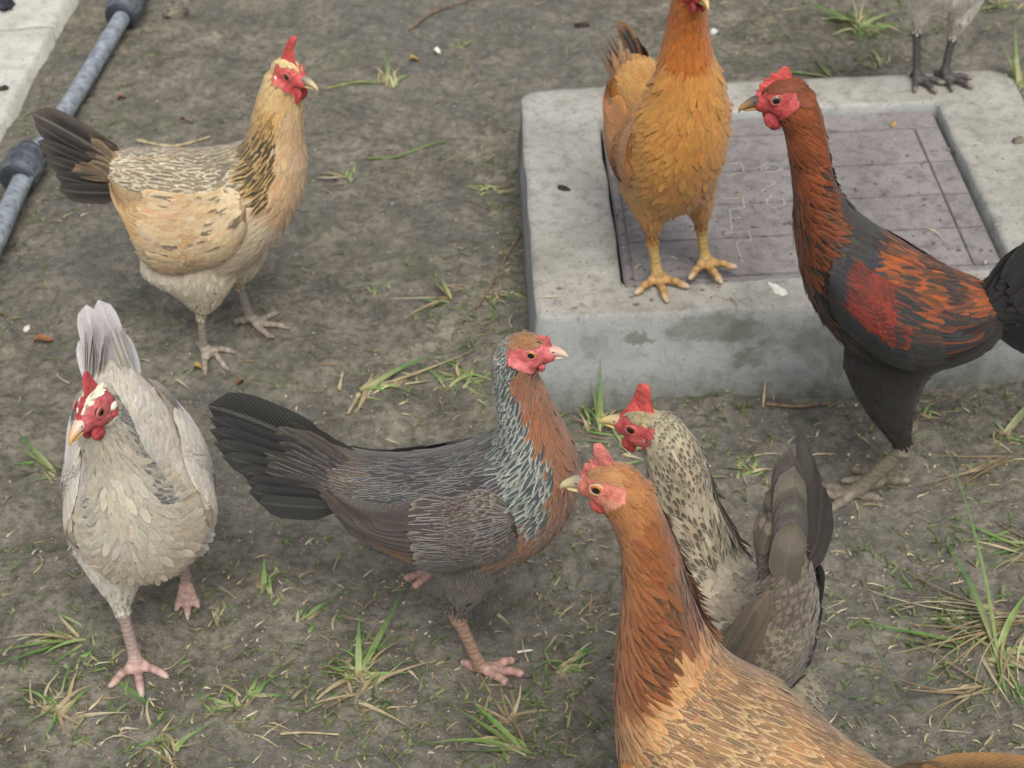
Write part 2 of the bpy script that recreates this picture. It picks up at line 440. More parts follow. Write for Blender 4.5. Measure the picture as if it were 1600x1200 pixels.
def smooth_path(P, n):
    out = []
    for i in range(len(P) - 1):
        p0 = P[max(i - 1, 0)]; p1 = P[i]; p2 = P[i + 1]; p3 = P[min(i + 2, len(P) - 1)]
        for k in range(n):
            t = k / n; out.append(.5 * ((2 * p1) + (p2 - p0) * t + (2 * p0 - 5 * p1 + 4 * p2 - p3) * t * t + (3 * p1 - p0 - 3 * p2 + p3) * t ** 3))
    out.append(P[-1].copy()); return out
pp = smooth_path([p - pa[3] for p in pa], 10)
V_, Q_ = tube(pp, [pipe_r] * len(pp), 24); from_vq('pipe_run', V_, Q_, M_pipe, pipe)
def coupling(c, d, length=.085, knob=False):
    """two ribbed nuts either side of a barrel"""
    d = d.normalized(); root = empty('coupling', c); root.parent = pipe
    prof = [(-.5, .0165), (-.48, .0215), (-.36, .0225), (-.34, .0245), (-.12, .0255), (-.10, .022), (-.06, .022), (-.04, .027), (.04, .027), (.06, .022), (.10, .022), (.12, .0255), (.34, .0245), (.36, .0225), (.48, .0215), (.5, .0165)]
    V, Q = tube([d * (t * length) for t, _ in prof], [r for _, r in prof], 28); from_vq('barrel', V, Q, M_coup, root, False)
    nrm = d.cross(Vector((0, 0, 1))).normalized(); b = nrm.cross(d)
    for sgn in (-1, 1):
        V, Q = tube([d * (sgn * length * t) for t in (.485, .53, .56)], [.0205, .0225, .018], 24); from_vq('rubber_ring', V, Q, M_ring, root)
        bm = bmesh.new()
        for k in range(14):
            a = 2 * math.pi * k / 14; o = nrm * math.cos(a) + b * math.sin(a); tdir = d
            r = bmesh.ops.create_cube(bm, size=1); M = Matrix((o, d.cross(o), d)).transposed().to_4x4()
            bmesh.ops.transform(bm, matrix=Matrix.Translation(d * (sgn * length * .23) + o * .0255) @ M @ Matrix.Diagonal((.003, .0035, length * .2, 1)), verts=r['verts'])
        rb = bm_obj('grip_rib', bm, M_coup, root); rb['kind'] = 'stuff'
coupling(at(36, 262, .02) - pa[3] + Vector((0, 0, .001)), pa[3] - pa[2], .064)
coupling(at(196, 10, .022) - pa[3] + Vector((0, 0, .001)), pa[1] - pa[2], .075)

# ------------------------------------------------------------------ grass, straw, litter
def blade_arrays(root, dir2, L, wd, rise, droop, c0, c1, n=7, twist=0.0, curl=0.0):
    """one curved blade: leaves the root along dir2, rises and droops"""
    root = Vector(root); d = Vector((math.cos(dir2), math.sin(dir2), 0)); P = []
    for i in range(n + 1):
        t = i / n
        h = L * (rise * t - droop * t * t); a = dir2 + curl * t
        d2 = Vector((math.cos(a), math.sin(a), 0))
        run = L * math.sqrt(max(.05, 1 - min(.95, rise * rise * .8))) * t
        p = root + d2 * run + Vector((0, 0, max(h, .0015 if t > .05 else -.004))); P.append(p)
    V = []; C = []; Q = []
    for i in range(n + 1):
        t = i / n; T = (P[min(i + 1, n)] - P[max(i - 1, 0)]).normalized()
        s = T.cross(Vector((0, 0, 1))); s = s.normalized() if s.length > 1e-4 else Vector((1, 0, 0))
        s = (Matrix.Rotation(twist * t + .3, 3, T) @ s); nn = s.cross(T)
        w_ = wd * (.55 + .45 * math.sin(math.pi * min(1, t * 1.25 + .15))) * (1 - t ** 3.0) + .0002
        V += [P[i] - s * w_ + nn * w_ * .35, P[i], P[i] + s * w_ + nn * w_ * .35]
        f = min(1, t * 1.6)
        c = [c0[k] * (1 - f) + c1[k] * f for k in range(3)]; C += [c, [v * .9 for v in c], c]
        if i < n:
            b = i * 3; Q += [(b, b + 1, b + 4, b + 3), (b + 1, b + 2, b + 5, b + 4)]
    return V, C, Q
class Ribbons:
    def __init__(s): s.V = []; s.C = []; s.Q = []
    def add(s, V, C, Q):
        o = len(s.V); s.V += [tuple(v) for v in V]; s.C += [tuple(c) + (1,) for c in C]; s.Q += [tuple(i + o for i in q) for q in Q]
    def build(s, name, mat, parent=None, loc=None):
        V = np.array(s.V)
        if loc is not None: V = V - np.array(loc)
        me = np_mesh(name, V, np.array(s.Q)); set_attr(me, 'col', s.C)
        return link(name, me, mat, parent, True, loc)
GREENS = [lin((92, 142, 62)), lin((110, 156, 74)), lin((82, 124, 66)), lin((128, 160, 88)), lin((98, 132, 78))]
PALE = [lin((178, 178, 128)), lin((190, 186, 140)), lin((150, 160, 100))]
DRY = [lin((178, 162, 122)), lin((200, 184, 144)), lin((146, 126, 94)), lin((166, 148, 114)), lin((206, 196, 164))]
def tuft(px, py, label, n=9, L=.07, az=(0, 360), rise=(.2, .9), wd=.0017, dry=.25, z=None, extra=(), side=0, cat='grass tuft', group='grass tufts growing in the mud'):
    p = at(px, py, 0.0) if z is None else at(px, py, z)
    if z is None: p.z = gz(p.x, p.y)
    R = Ribbons()
    for i in range(int(n * 2.6)):
        a = rad(random.uniform(*az)); dr = random.random() < dry
        c1 = random.choice(DRY if dr else GREENS); c0 = random.choice(DRY if dr else PALE)
        r = random.uniform(*rise); l = L * random.uniform(.55, 1.15)
        off = Vector((random.gauss(0, .009), random.gauss(0, .009), 0))
        R.add(*blade_arrays(p + off, a, l, wd * random.uniform(.35, 1.15), r * .8, r * random.uniform(.4, 1.1), c0, c1, 7, random.uniform(-1.5, 1.5), random.uniform(-.5, .5)))
    for (a, l, r, dr_, w_, kind) in extra:
        c1 = random.choice(DRY if kind == 'd' else GREENS); c0 = random.choice(DRY if kind == 'd' else PALE)
        R.add(*blade_arrays(p, rad(a), l, w_, r, dr_, c0, c1, 9, random.uniform(-.8, .8), random.uniform(-.2, .2)))
    o = R.build('grass_tuft', M_grass, None, p); tag(o, label, cat, group); return o
TUFTS = [
 (605, 126, 'small upright green tuft with long side runners, right of the buff hen\'s head', 6, .05, (60, 120), (.7, 1.0), ((178, .075, .06, .05, .003, 'g'), (20, .065, .25, .15, .003, 'g'), (82, .06, .95, .1, .003, 'g'))),
 (85, 737, 'green blades trailing from the left photo edge beside the white hen', 4, .05, (120, 200), (.2, .5), ((140, .085, .5, .3, .003, 'g'), (150, .075, .35, .2, .003, 'g'), (185, .07, .1, .05, .002, 'd'))),
 (122, 1000, 'sprawling green and dry tuft left of the white hen\'s front foot', 9, .05, (110, 230), (.15, .5), ((185, .085, .15, .1, .0032, 'g'), (200, .08, .1, .05, .003, 'g'), (170, .08, .3, .2, .0025, 'd'))),
 (560, 1062, 'green and straw-coloured tuft in front of the grey hen, with one long blade', 16, .05, (20, 220), (.2, .9), ((62, .13, .35, .2, .0028, 'g'), (85, .07, .8, .3, .003, 'g'), (-10, .05, .3, .2, .003, 'g'), (215, .06, .4, .4, .003, 'd'))),
 (815, 1178, 'bright broad-bladed green tuft at the bottom edge beside the golden hen', 6, .05, (110, 190), (.2, .6), ((150, .095, .35, .2, .004, 'g'), (165, .085, .3, .25, .0035, 'g'), (185, .08, .15, .1, .003, 'g'), (140, .075, .6, .4, .003, 'g'))),
 (412, 925, 'tiny green tuft below the grey hen\'s tail', 4, .025, (40, 140), (.5, 1.0), ((80, .035, .8, .2, .0028, 'g'),)),
 (345, 972, 'tiny green sprout between the white and the grey hen', 4, .022, (40, 150), (.4, 1.0), ()),
 (480, 968, 'small curved green blades below the grey hen\'s tail tip', 3, .03, (20, 100), (.3, .9), ((40, .04, .5, .4, .0025, 'g'),)),
 (705, 473, 'dried grass clump with green tips in the open mud left of the chamber', 5, .04, (150, 230), (.05, .3), ((135, .055, .4, .15, .003, 'd'), (178, .075, .08, .05, .002, 'd'), (205, .07, .1, .05, .002, 'd'), (120, .05, .6, .2, .0025, 'g'))),
 (572, 602, 'pale long-bladed tuft left of the grey hen\'s head', 9, .05, (-20, 80), (.1, .5), ((32, .10, .3, .1, .0035, 'g'), (28, .095, .35, .15, .0033, 'g'), (12, .15, .15, .05, .002, 'd'), (5, .09, .05, .02, .003, 'd'), (-95, .045, .05, .03, .003, 'd'))),
 (935, 655, 'upright green tuft against the chamber front, between two hens\' heads', 9, .045, (30, 150), (.6, 1.0), ((80, .075, .95, .1, .0028, 'g'), (100, .06, .9, .2, .0025, 'g'), (-30, .05, .4, .3, .003, 'g'))),
 (1560, 1008, 'large sprawling green and straw tuft at the right photo edge', 30, .085, (20, 330), (.05, .45), ((105, .12, .6, .1, .0042, 'g'), (165, .14, .2, .1, .0035, 'g'), (178, .13, .15, .08, .0035, 'g'), (-10, .08, .3, .2, .004, 'g'), (95, .20, .8, .05, .002, 'g'), (150, .11, .4, .3, .003, 'g'), (60, .09, .6, .3, .003, 'g'))),
 (1572, 672, 'bushy green sprout at the right edge beside the chamber front', 10, .03, (0, 360), (.1, .6), ((40, .09, .5, .1, .004, 'g'),)),
 (1340, 40, 'wide green clump behind the chamber, left of the pale hen', 34, .075, (0, 360), (.15, .8), ((150, .11, .4, .2, .0035, 'g'), (165, .10, .5, .4, .0032, 'g'), (20, .1, .3, .2, .003, 'g'))),
 (1300, 118, 'green blades lying behind the chamber\'s back edge by the dark cockerel', 5, .05, (100, 200), (.1, .5), ((165, .105, .2, .1, .0032, 'g'), (120, .06, .4, .2, .0032, 'g'))),
 (1375, 100, 'small green blades at the chamber\'s back edge below the wide clump', 5, .04, (60, 150), (.3, .8), ()),
 (1592, 130, 'tall green blades at the chamber\'s back right corner', 10, .06, (60, 130), (.5, 1.0), ((100, .09, .9, .1, .004, 'g'), (110, .08, .8, .2, .004, 'g'))),
 (1565, 15, 'green weeds at the top right corner of the photo', 14, .05, (0, 360), (.2, .8), ()),
 (540, 275, 'small weed in front of the buff hen\'s breast', 4, .028, (40, 190), (.3, .9), ((185, .04, .1, .05, .0025, 'd'), (150, .04, .2, .15, .0025, 'd'))),
 (1165, 735, 'small green tuft behind the speckled hen\'s back', 6, .03, (0, 200), (.2, .6), ((170, .035, .2, .1, .0025, 'g'),)),
 (760, 290, 'low yellowish weed in the mud left of the chamber', 6, .03, (0, 360), (.1, .5), ()),
 (715, 75, 'flat light green weed at the top, left of the orange hen', 6, .03, (0, 360), (.1, .5), ()),
 (590, 455, 'single small sprout in bare mud right of the buff hen\'s feet', 2, .02, (60, 150), (.3, .8), ()),
 (975, 690, 'leafy green grass behind the two left-facing hens\' beaks', 12, .05, (-40, 200), (.1, .7), ((5, .08, .2, .15, .003, 'g'),)),
 (1600, 860, 'green blades entering from the right edge above the large tuft', 6, .07, (130, 230), (.1, .5), ()),
 (250, 1165, 'thin dry and green weed near the bottom left', 12, .04, (0, 360), (.1, .6), ()),
 (85, 1120, 'sparse green weed in the bottom left corner', 12, .05, (0, 360), (.1, .6), ()),
 (370, 1115, 'brownish dry clump near the bottom, under the white hen', 10, .04, (20, 200), (.1, .6), ()),
 (130, 1040, 'low green runner beside the white hen\'s toes', 4, .03, (0, 360), (.1, .4), ((-32, .14, .06, .04, .0028, 'g'),)),
 (880, 1040, 'fine green weeds right of the grey hen\'s foot', 12, .035, (0, 360), (.1, .7), ()),
 (720, 590, 'thin mixed weeds left of the grey hen\'s head', 12, .045, (0, 360), (.1, .6), ()),
 (780, 470, 'short weeds against the chamber\'s left side', 7, .035, (30, 330), (.2, .7), ()),
 (1440, 640, 'low yellow-green weeds right of the cockerel\'s leg', 8, .025, (0, 360), (.1, .5), ()),
]
for (px, py, lb, n, L, az, rise, ex) in TUFTS:
    tuft(px, py, lb, n, L, az, rise, extra=ex, dry=.35)
# dry straw bundle at the right
def bundle(px, py, label, n, L, azc, spread, wd=.0016):
    p = at(px, py); p.z = gz(p.x, p.y); R = Ribbons()
    for i in range(n):
        c = random.choice(DRY); R.add(*blade_arrays(p + Vector((random.gauss(0, .006), random.gauss(0, .004), 0)), rad(azc + random.gauss(0, spread)), L * random.uniform(.5, 1.1), wd, random.uniform(.02, .18), random.uniform(0, .1), c, random.choice(DRY), 8, random.uniform(-1, 1), random.uniform(-.4, .4)))
    o = R.build('straw_bundle', M_grass, None, p); tag(o, label, 'dry straw', 'bundles of dry straw'); return o
bundle(1610, 705, 'dry pale stems reaching in from the right edge behind the cockerel\'s foot', 9, .15, 203, 5)
bundle(1600, 960, 'mat of dry stems spread under the large right-hand tuft', 26, .15, 185, 22, .0013)
bundle(1540, 1075, 'loose dry stems below the large right-hand tuft', 8, .10, 170, 25)
bundle(560, 1090, 'dry stems spread in front of the green and straw tuft', 7, .07, 110, 60)
bundle(790, 1120, 'thin dry stems beside the bright tuft at the bottom', 10, .07, 100, 70)
# tall flowering stem in front of the speckled hen
def seed_stem():
    p = at(1405, 1085); p.z = gz(p.x, p.y); q = at(1200, 862, .17)
    # keep the stem a real arching stalk: root on the mud, tip leaning left
    R = Ribbons(); P = []; N = 16
    tipw = p + Vector((-.115, -.03, .19))
    for i in range(N + 1):
        t = i / N; P.append(p.lerp(tipw, t) + Vector((0, 0, .045 * math.sin(math.pi * t))))
    for s_ in (Vector((0, .0007, 0)), Vector((.0005, 0, .0005))):
        V = []; C = []; Q = []
        for i, a in enumerate(P): V += [a - s_, a + s_]; c = lin((140, 160, 110)); C += [c, c]
        for i in range(N): b = i * 2; Q.append((b, b + 1, b + 3, b + 2))
        R.add(V, C, Q)
    for i in range(9, N + 1):
        for k in range(3):
            a = P[i]; d = Vector((-.6 + random.uniform(-.4, .3), random.uniform(-.5, .5), random.uniform(-.2, .5))).normalized()
            s_ = d.cross(Vector((0, 0, 1))).normalized() * .0006; l = random.uniform(.008, .022)
            c = lin((196, 192, 150)); R.add([a - s_, a + s_, a + d * l + s_ * .3, a + d * l - s_ * .3], [c] * 4, [(0, 1, 2, 3)])
    o = R.build('flowering_grass', M_grass, None, p); tag(o, 'thin arching grass stem with a feathery seed head before the speckled hen', 'grass stem')
seed_stem()

def inside_slab(x, y, m=0.0):
    dx, dy = x - SX, y - SY; c, s = math.cos(SYAW), math.sin(SYAW); lx, ly = c * dx + s * dy, -s * dx + c * dy
    return -.1 - m < lx < .56 + m and -.075 - m < ly < .475 + m
def on_path(x, y): return x < -.7245 + (y - 2.218) * .055 + .004
PATCH = [(620, 1090, 300, 110, 1.0), (860, 1120, 160, 90, 1.0), (1480, 960, 190, 130, 1.3), (740, 560, 130, 110, .9), (770, 330, 60, 200, .7), (1440, 40, 190, 60, 1.2), (180, 1120, 200, 90, .6), (80, 200, 110, 180, .6), (1440, 700, 160, 90, .6), (1150, 700, 160, 60, .6), (900, 1000, 90, 70, .7)]
def patch(px, py):
    v = 0.0
    for cx, cy, rx, ry, s_ in PATCH: v = max(v, s_ * math.exp(-((px - cx) / rx) ** 2 - ((py - cy) / ry) ** 2))
    return v
# straw litter, crumbs, tiny weeds: nobody could count them
def litter():
    R = Ribbons(); G = Ribbons()
    for i in range(7500):
        px, py = random.uniform(-60, 1660), random.uniform(-80, 1260) ; p = at(px, py)
        if on_path(p.x, p.y): continue
        z = gz(p.x, p.y)
        if inside_slab(p.x, p.y):
            if random.random() > .4: continue
            pp_ = at(px, py, ST); p = pp_; z = ST + .001
            lx = p.x - SX
            c_, s_ = math.cos(SYAW), math.sin(SYAW); dx, dy = p.x - SX, p.y - SY; a_, b_ = c_ * dx + s_ * dy, -s_ * dx + c_ * dy
            if -.005 < a_ < .455 and -.005 < b_ < .405: z = ST - .008
            elif not (-.09 < a_ < .54 and -.045 < b_ < .46): continue
        dens = .35 + .65 * (fnoise(np.array([p.x]), np.array([p.y]), .16, 31)[0] > .05) 
        if random.random() > dens * (.30 + 1.2 * patch(px, py)): continue
        l = random.choice([.004, .006, .008, .01, .014, .02, .035]) * random.uniform(.6, 1.2) * .8
        a = random.gauss(0, 50) + random.choice((0, 180)); c = random.choice(DRY)
        jf = random.uniform(.65, 1.15); c = tuple(v * jf for v in c)
        R.add(*blade_arrays((p.x, p.y, z + .0012), rad(a), l, random.uniform(.0004, .0010), random.uniform(0, .12), random.uniform(0, .12), c, c, 4, random.uniform(-1, 1), random.gauss(0, .35)))
    o = R.build('straw_litter', M_grass); tag(o, 'scattered bits of dry straw on the mud', kind='stuff')
    for i in range(6500):
        px, py = random.uniform(-60, 1660), random.uniform(-80, 1260); p = at(px, py)
        if on_path(p.x, p.y) or inside_slab(p.x, p.y, .002): continue
        pt_ = patch(px, py); nearp = abs(p.x - (-.655 + (p.y - 2.1) * .12)) < .08 or inside_slab(p.x, p.y, .05) or (p.y > 2.35 and p.x > .3)
        d = fnoise(np.array([p.x + 3]), np.array([p.y]), .13, 41)[0] * .5 + .5
        if random.random() > (.75 if nearp else .55 * max(0, d - .35) + (.05 if p.y > 1.3 else .12) + .55 * patch(px, py)): continue
        z = gz(p.x, p.y)
        for k in range(random.randint(1, 4)):
            c = random.choice([lin((128, 146, 88)), lin((116, 132, 84)), lin((140, 146, 100)), lin((104, 128, 76)), lin((150, 150, 108))]); jf = random.uniform(.6, 1); c = tuple(v * jf for v in c)
            r_ = random.uniform(.1, .8)
            G.add(*blade_arrays((p.x, p.y, z), random.uniform(0, 6.28), random.uniform(.004, .013) * (1 + 1.6 * pt_ * random.random()), random.uniform(.0005, .0015), r_, r_ * .6, c, c, 3))
    o = G.build('ground_cover', M_grass); tag(o, 'tiny green weeds and moss sprouting in the mud', kind='stuff')
    # crumbs of earth and grit
    base = [(1, 0, 0), (-1, 0, 0), (0, 1, 0), (0, -1, 0), (0, 0, 1), (0, 0, -1)]
    tri = [(0, 2, 4), (2, 1, 4), (1, 3, 4), (3, 0, 4), (2, 0, 5), (1, 2, 5), (3, 1, 5), (0, 3, 5)]
    V = []; F = []; C = []
    for i in range(8000):
        px, py = random.uniform(-60, 1660), random.uniform(-80, 1260); p = at(px, py)
        if on_path(p.x, p.y) and random.random() < .93: continue
        z = gz(p.x, p.y) if not on_path(p.x, p.y) else .023
        if inside_slab(p.x, p.y):
            if random.random() > .7: continue
            p = at(px, py, ST); c_, s_ = math.cos(SYAW), math.sin(SYAW); dx, dy = p.x - SX, p.y - SY; a_, b_ = c_ * dx + s_ * dy, -s_ * dx + c_ * dy
            if -.005 < a_ < .455 and -.005 < b_ < .405: z = ST - .009
            elif -.09 < a_ < .54 and -.045 < b_ < .46: z = ST
            else: continue
        s = random.choice([.001, .0014, .002, .003]) * random.uniform(.7, 1.2); o = len(V)
        pale = random.random() < .10; jf = random.uniform(.55, 1.2)
        c = lin((200, 194, 178)) if pale else tuple(v * jf for v in lin((130, 122, 110)))
        if pale: s *= .6
        for b in base: V.append((p.x + b[0] * s * random.uniform(.7, 1.3), p.y + b[1] * s * random.uniform(.7, 1.3), z + b[2] * s * random.uniform(.4, .8))); C.append(c + (1,))
        F += [tuple(o + t for t in f) for f in tri]
    me = np_mesh('earth_crumbs', np.array(V), np.array(F)); set_attr(me, 'col', C)
    o = link('earth_crumbs', me, M_crumb, None, True); tag(o, 'crumbs of earth and grit', kind='stuff')
k = NT('earth_crumb'); a = k.n('ShaderNodeAttribute', attribute_name='col'); M_crumb = k.done(a.outputs['Color'], .95, k.bump(k.noise(500, 3, .6), .5, .001), .2)
litter()

def lump_mesh(name, r, seed, sub=3, amp=.25):
    bm = bmesh.new(); bmesh.ops.create_icosphere(bm, subdivisions=sub, radius=1.0); rr = random.Random(seed)
    off = [Vector((rr.uniform(-1, 1), rr.uniform(-1, 1), rr.uniform(-1, 1))) for _ in range(7)]
    for v in bm.verts:
        n = v.co.normalized(); f = 1 + amp * sum(math.sin(3.0 * n.dot(o) * (1 + i * .6) + i) for i, o in enumerate(off)) / 3
        v.co = Vector((n.x * r[0], n.y * r[1], n.z * r[2])) * f
    me = bpy.data.meshes.new(name); bm.to_mesh(me); bm.free(); return me
def lump(name, px, py, r, mat, label, cat, z=None, group=None):
    p = at(px, py, z or 0); p.z = gz(p.x, p.y) if z is None else z
    o = link(name, lump_mesh(name, r, hash((px, py)) % 999), mat, None, True, p + Vector((0, 0, r[2] * .45))); o.rotation_euler = (0, 0, (px % 7) * .5)
    tag(o, label, cat, group); return o
lump('stone', 272, 14, (.022, .014, .012), M_stone, 'mossy grey stone at the top edge right of the pipe coupling', 'stone')
lump('dung_clod', 910, 38, (.012, .006, .005), M_dark, 'small dark clod on bare mud at the top, left of the orange hen', 'clod')
lump('stone', 1115, 48, (.007, .005, .005), M_white, 'small pale pebble right of the orange hen\'s neck', 'stone')
lump('droppings', 38, 497, (.007, .004, .002), M_white, 'white bird dropping on the mud above the white hen\'s tail', 'droppings')
lump('droppings', 1215, 452, (.016, .006, .0012), M_white, 'white bird dropping on the front rim of the concrete surround', 'droppings', ST)
lump('straw_crumb', 1395, 195, (.008, .003, .002), M_yleaf, 'small yellowish crumb on the cover right of the cockerel\'s neck', 'crumb', ST - .009)
lump('dung_clod', 880, 296, (.008, .005, .004), M_dark, 'dark dropping on the left rim of the concrete surround', 'clod', ST)
lump('dung_clod', 6, 140, (.008, .005, .004), M_dark, 'dark crumb on the pale concrete path at the left edge', 'clod', .023)
lump('dark_rubble', 4, 6, (.030, .016, .012), M_ring, 'dark lump on the pale path in the very top left corner', 'rubble', .023)
lump('stone', 1590, 222, (.008, .006, .005), M_stone, 'small stone on the right rim of the concrete surround', 'stone', ST)
def twig(pts, r, label, mat=M_twig, cat='twig', z=.004, name='twig'):
    P = []
    for q in pts:
        p = at(q[0], q[1]); zz = gz(p.x, p.y) if len(q) < 3 else q[2]; P.append(Vector((p.x, p.y, zz + z)))
    c = P[0].copy(); PP = smooth_path([p - c for p in P], 5)
    V, Q = tube(PP, [r * (1 - .5 * i / len(PP)) * (1 + .15 * math.sin(i * 2.1)) for i in range(len(PP))], 8)
    o = from_vq(name, V, Q, mat, None); o.location = c; tag(o, label, cat); return o
twig([(640, 42), (668, 20), (700, 4), (740, -12)], .0022, 'curved brown twig at the top centre of the photo')
twig([(560, 612), (552, 628), (543, 645)], .003, 'short pale brown stick below the pale long-bladed tuft', M_straw)
twig([(530, 610), (536, 583)], .0026, 'short dry straw stub left of the pale long-bladed tuft', M_straw)
twig([(1196, 636), (1240, 636), (1300, 632)], .0022, 'flat brown twig lying along the chamber\'s front')
twig([(575, 248), (620, 238), (665, 222), (700, 212)], .0018, 'green grass runner lying across the mud above centre', plain('runner_green', (112, 134, 76), .7), 'grass runner', name='grass_runner')
twig([(215, 225), (270, 228), (330, 220)], .0022, 'yellow stalk behind the buff hen\'s back', M_straw, 'stalk', name='stalk')
twig([(510, 135), (545, 128), (575, 124)], .0018, 'green and yellow stalk touching the buff hen\'s beak side', plain('runner_yellow', (150, 152, 90), .7), 'stalk', name='stalk')
twig([(440, 1158), (480, 1152), (530, 1154)], .0013, 'thin yellow straw near the bottom centre', M_straw, 'straw', name='straw')
twig([(1192, 640), (1196, 600, .028)], .0015, 'upright pale stub standing before the chamber front', M_straw, 'stalk', z=.002, name='stalk')
twig([(745, 490), (770, 450), (800, 395), (815, 372)], .0016, 'thin bent brown stem leaning by the chamber\'s left side', M_twig, 'stem', name='stem')
twig([(808, 1012), (832, 1009)], .0014, 'small white quill on the mud beside the grey hen\'s toes', M_white, 'quill', name='quill')
def leaf(px, py, L, W, az, mat, label):
    p = at(px, py); p.z = gz(p.x, p.y) + .003; V = []; Q = []; n = 8
    for i in range(n + 1):
        t = i / n; w_ = W * math.sin(math.pi * min(.98, t * .96 + .02)) ** .7
        for s in (-1, 0, 1): V.append((L * (t - .5), s * w_, .004 * abs(s) + .003 * math.sin(t * 5)))
    for i in range(n):
        b = i * 3; Q += [(b, b + 1, b + 4, b + 3), (b + 1, b + 2, b + 5, b + 4)]
    m2 = len(V); V += [(a, b, c - .0006) for a, b, c in V]; Q += [tuple(reversed([i + m2 for i in q])) for q in Q]
    o = from_vq('fallen_leaf', V, Q, mat, None); o.location = p; o.rotation_euler = (0, 0, rad(az)); tag(o, label, 'leaf'); return o
leaf(66, 526, .022, .006, 10, M_leaf, 'small orange-brown leaf on the mud left of the white hen\'s tail')
leaf(310, 571, .012, .004, 5, M_yleaf, 'small yellow-brown leaf beside the buff hen\'s front toe')
leaf(375, 597, .012, .005, 70, M_leaf, 'rust coloured leaf upright above the grey hen\'s tail')
leaf(190, 152, .014, .004, 35, M_leaf, 'thin brown leaf on the mud beside the water pipe')
leaf(648, 100, .014, .006, 15, M_yleaf, 'pale cream leaf by the small upright tuft at the top')
leaf(683, 86, .012, .005, -30, M_white, 'white feathery leaf right of the small upright tuft')
leaf(292, 190, .020, .003, -25, M_twig, 'narrow brown leaf behind the buff hen\'s back')

# ------------------------------------------------------------------ birds
def lerp(a, b, t): return a + (b - a) * t
def mixc(a, b, t): return tuple(lerp(x, y, t) for x, y in zip(a, b))
def jit(c, s=.075):
    f = 1 + random.uniform(-s, s); return tuple(max(0, min(255, v * f + random.uniform(-4, 4))) for v in c)
def sm(x, a, b):
    t = max(0.0, min(1.0, (x - a) / (b - a))) if b != a else float(x > a); return t * t * (3 - 2 * t)

class Spine:
    """the trunk and neck as a row of elliptical sections; ring = (x, z, a, b, angle[, y])"""
    def __init__(s, rings, sub=9):
        R = [tuple(r) + ((0.0,) if len(r) == 5 else ()) for r in rings]
        s.nr = len(R); R = np.array(R, float)
        ext = R[0] + (R[0] - R[1]) * .45; ext[2] = R[0][2] * .45; ext[3] = R[0][3] * .45; ext[4] = R[0][4]
        R = np.vstack([ext, R]); out = []; ss = []
        n = len(R)
        for i in range(n - 1):
            p0, p1, p2, p3 = R[max(i - 1, 0)], R[i], R[i + 1], R[min(i + 2, n - 1)]
            for k in range(sub):
                t = k / sub; out.append(.5 * ((2 * p1) + (p2 - p0) * t + (2 * p0 - 5 * p1 + 4 * p2 - p3) * t * t + (3 * p1 - p0 - 3 * p2 + p3) * t ** 3)); ss.append(i - 1 + t)
        out.append(R[-1]); ss.append(n - 2.0)
        A = np.array(out); s.A = A; s.s = np.array(ss)
        s.c = np.stack([A[:, 0], A[:, 5], A[:, 1]], -1)
        an = np.radians(A[:, 4]); s.sv = np.stack([np.cos(an), np.zeros(len(A)), np.sin(an)], -1)
        s.tv = np.stack([np.sin(an), np.zeros(len(A)), -np.cos(an)], -1)      # towards the head
        s.a = A[:, 2]; s.b = A[:, 3]
    def at(s, sp, phi, off=0.0):
        f = np.interp(sp, s.s, np.arange(len(s.s))); i = int(min(len(s.s) - 2, max(0, math.floor(f)))); t = f - i
        L = lambda X: X[i] * (1 - t) + X[i + 1] * t
        c, sv, a, b = L(s.c), L(s.sv), L(s.a), L(s.b)
        return c + sv * ((a + off) * math.cos(phi)) + np.array([0, 1.0, 0]) * ((b + off) * math.sin(phi))
    def mesh(s, seg=36):
        V = []; Q = []; n = len(s.s)
        for i in range(n):
            for k in range(seg):
                ph = 2 * math.pi * k / seg
                V.append(s.c[i] + s.sv[i] * s.a[i] * math.cos(ph) + np.array([0, 1, 0]) * s.b[i] * math.sin(ph))
        for i in range(n - 1):
            for k in range(seg):
                k2 = (k + 1) % seg; Q.append((i * seg + k, i * seg + k2, (i + 1) * seg + k2, (i + 1) * seg + k))
        for i, fl in ((0, 1), (n - 1, 0)):
            c = len(V); V.append(s.c[i])
            for k in range(seg):
                k2 = (k + 1) % seg; a, b = i * seg + k, i * seg + k2; Q.append((c, b, a) if fl else (c, a, b))
        return V, Q

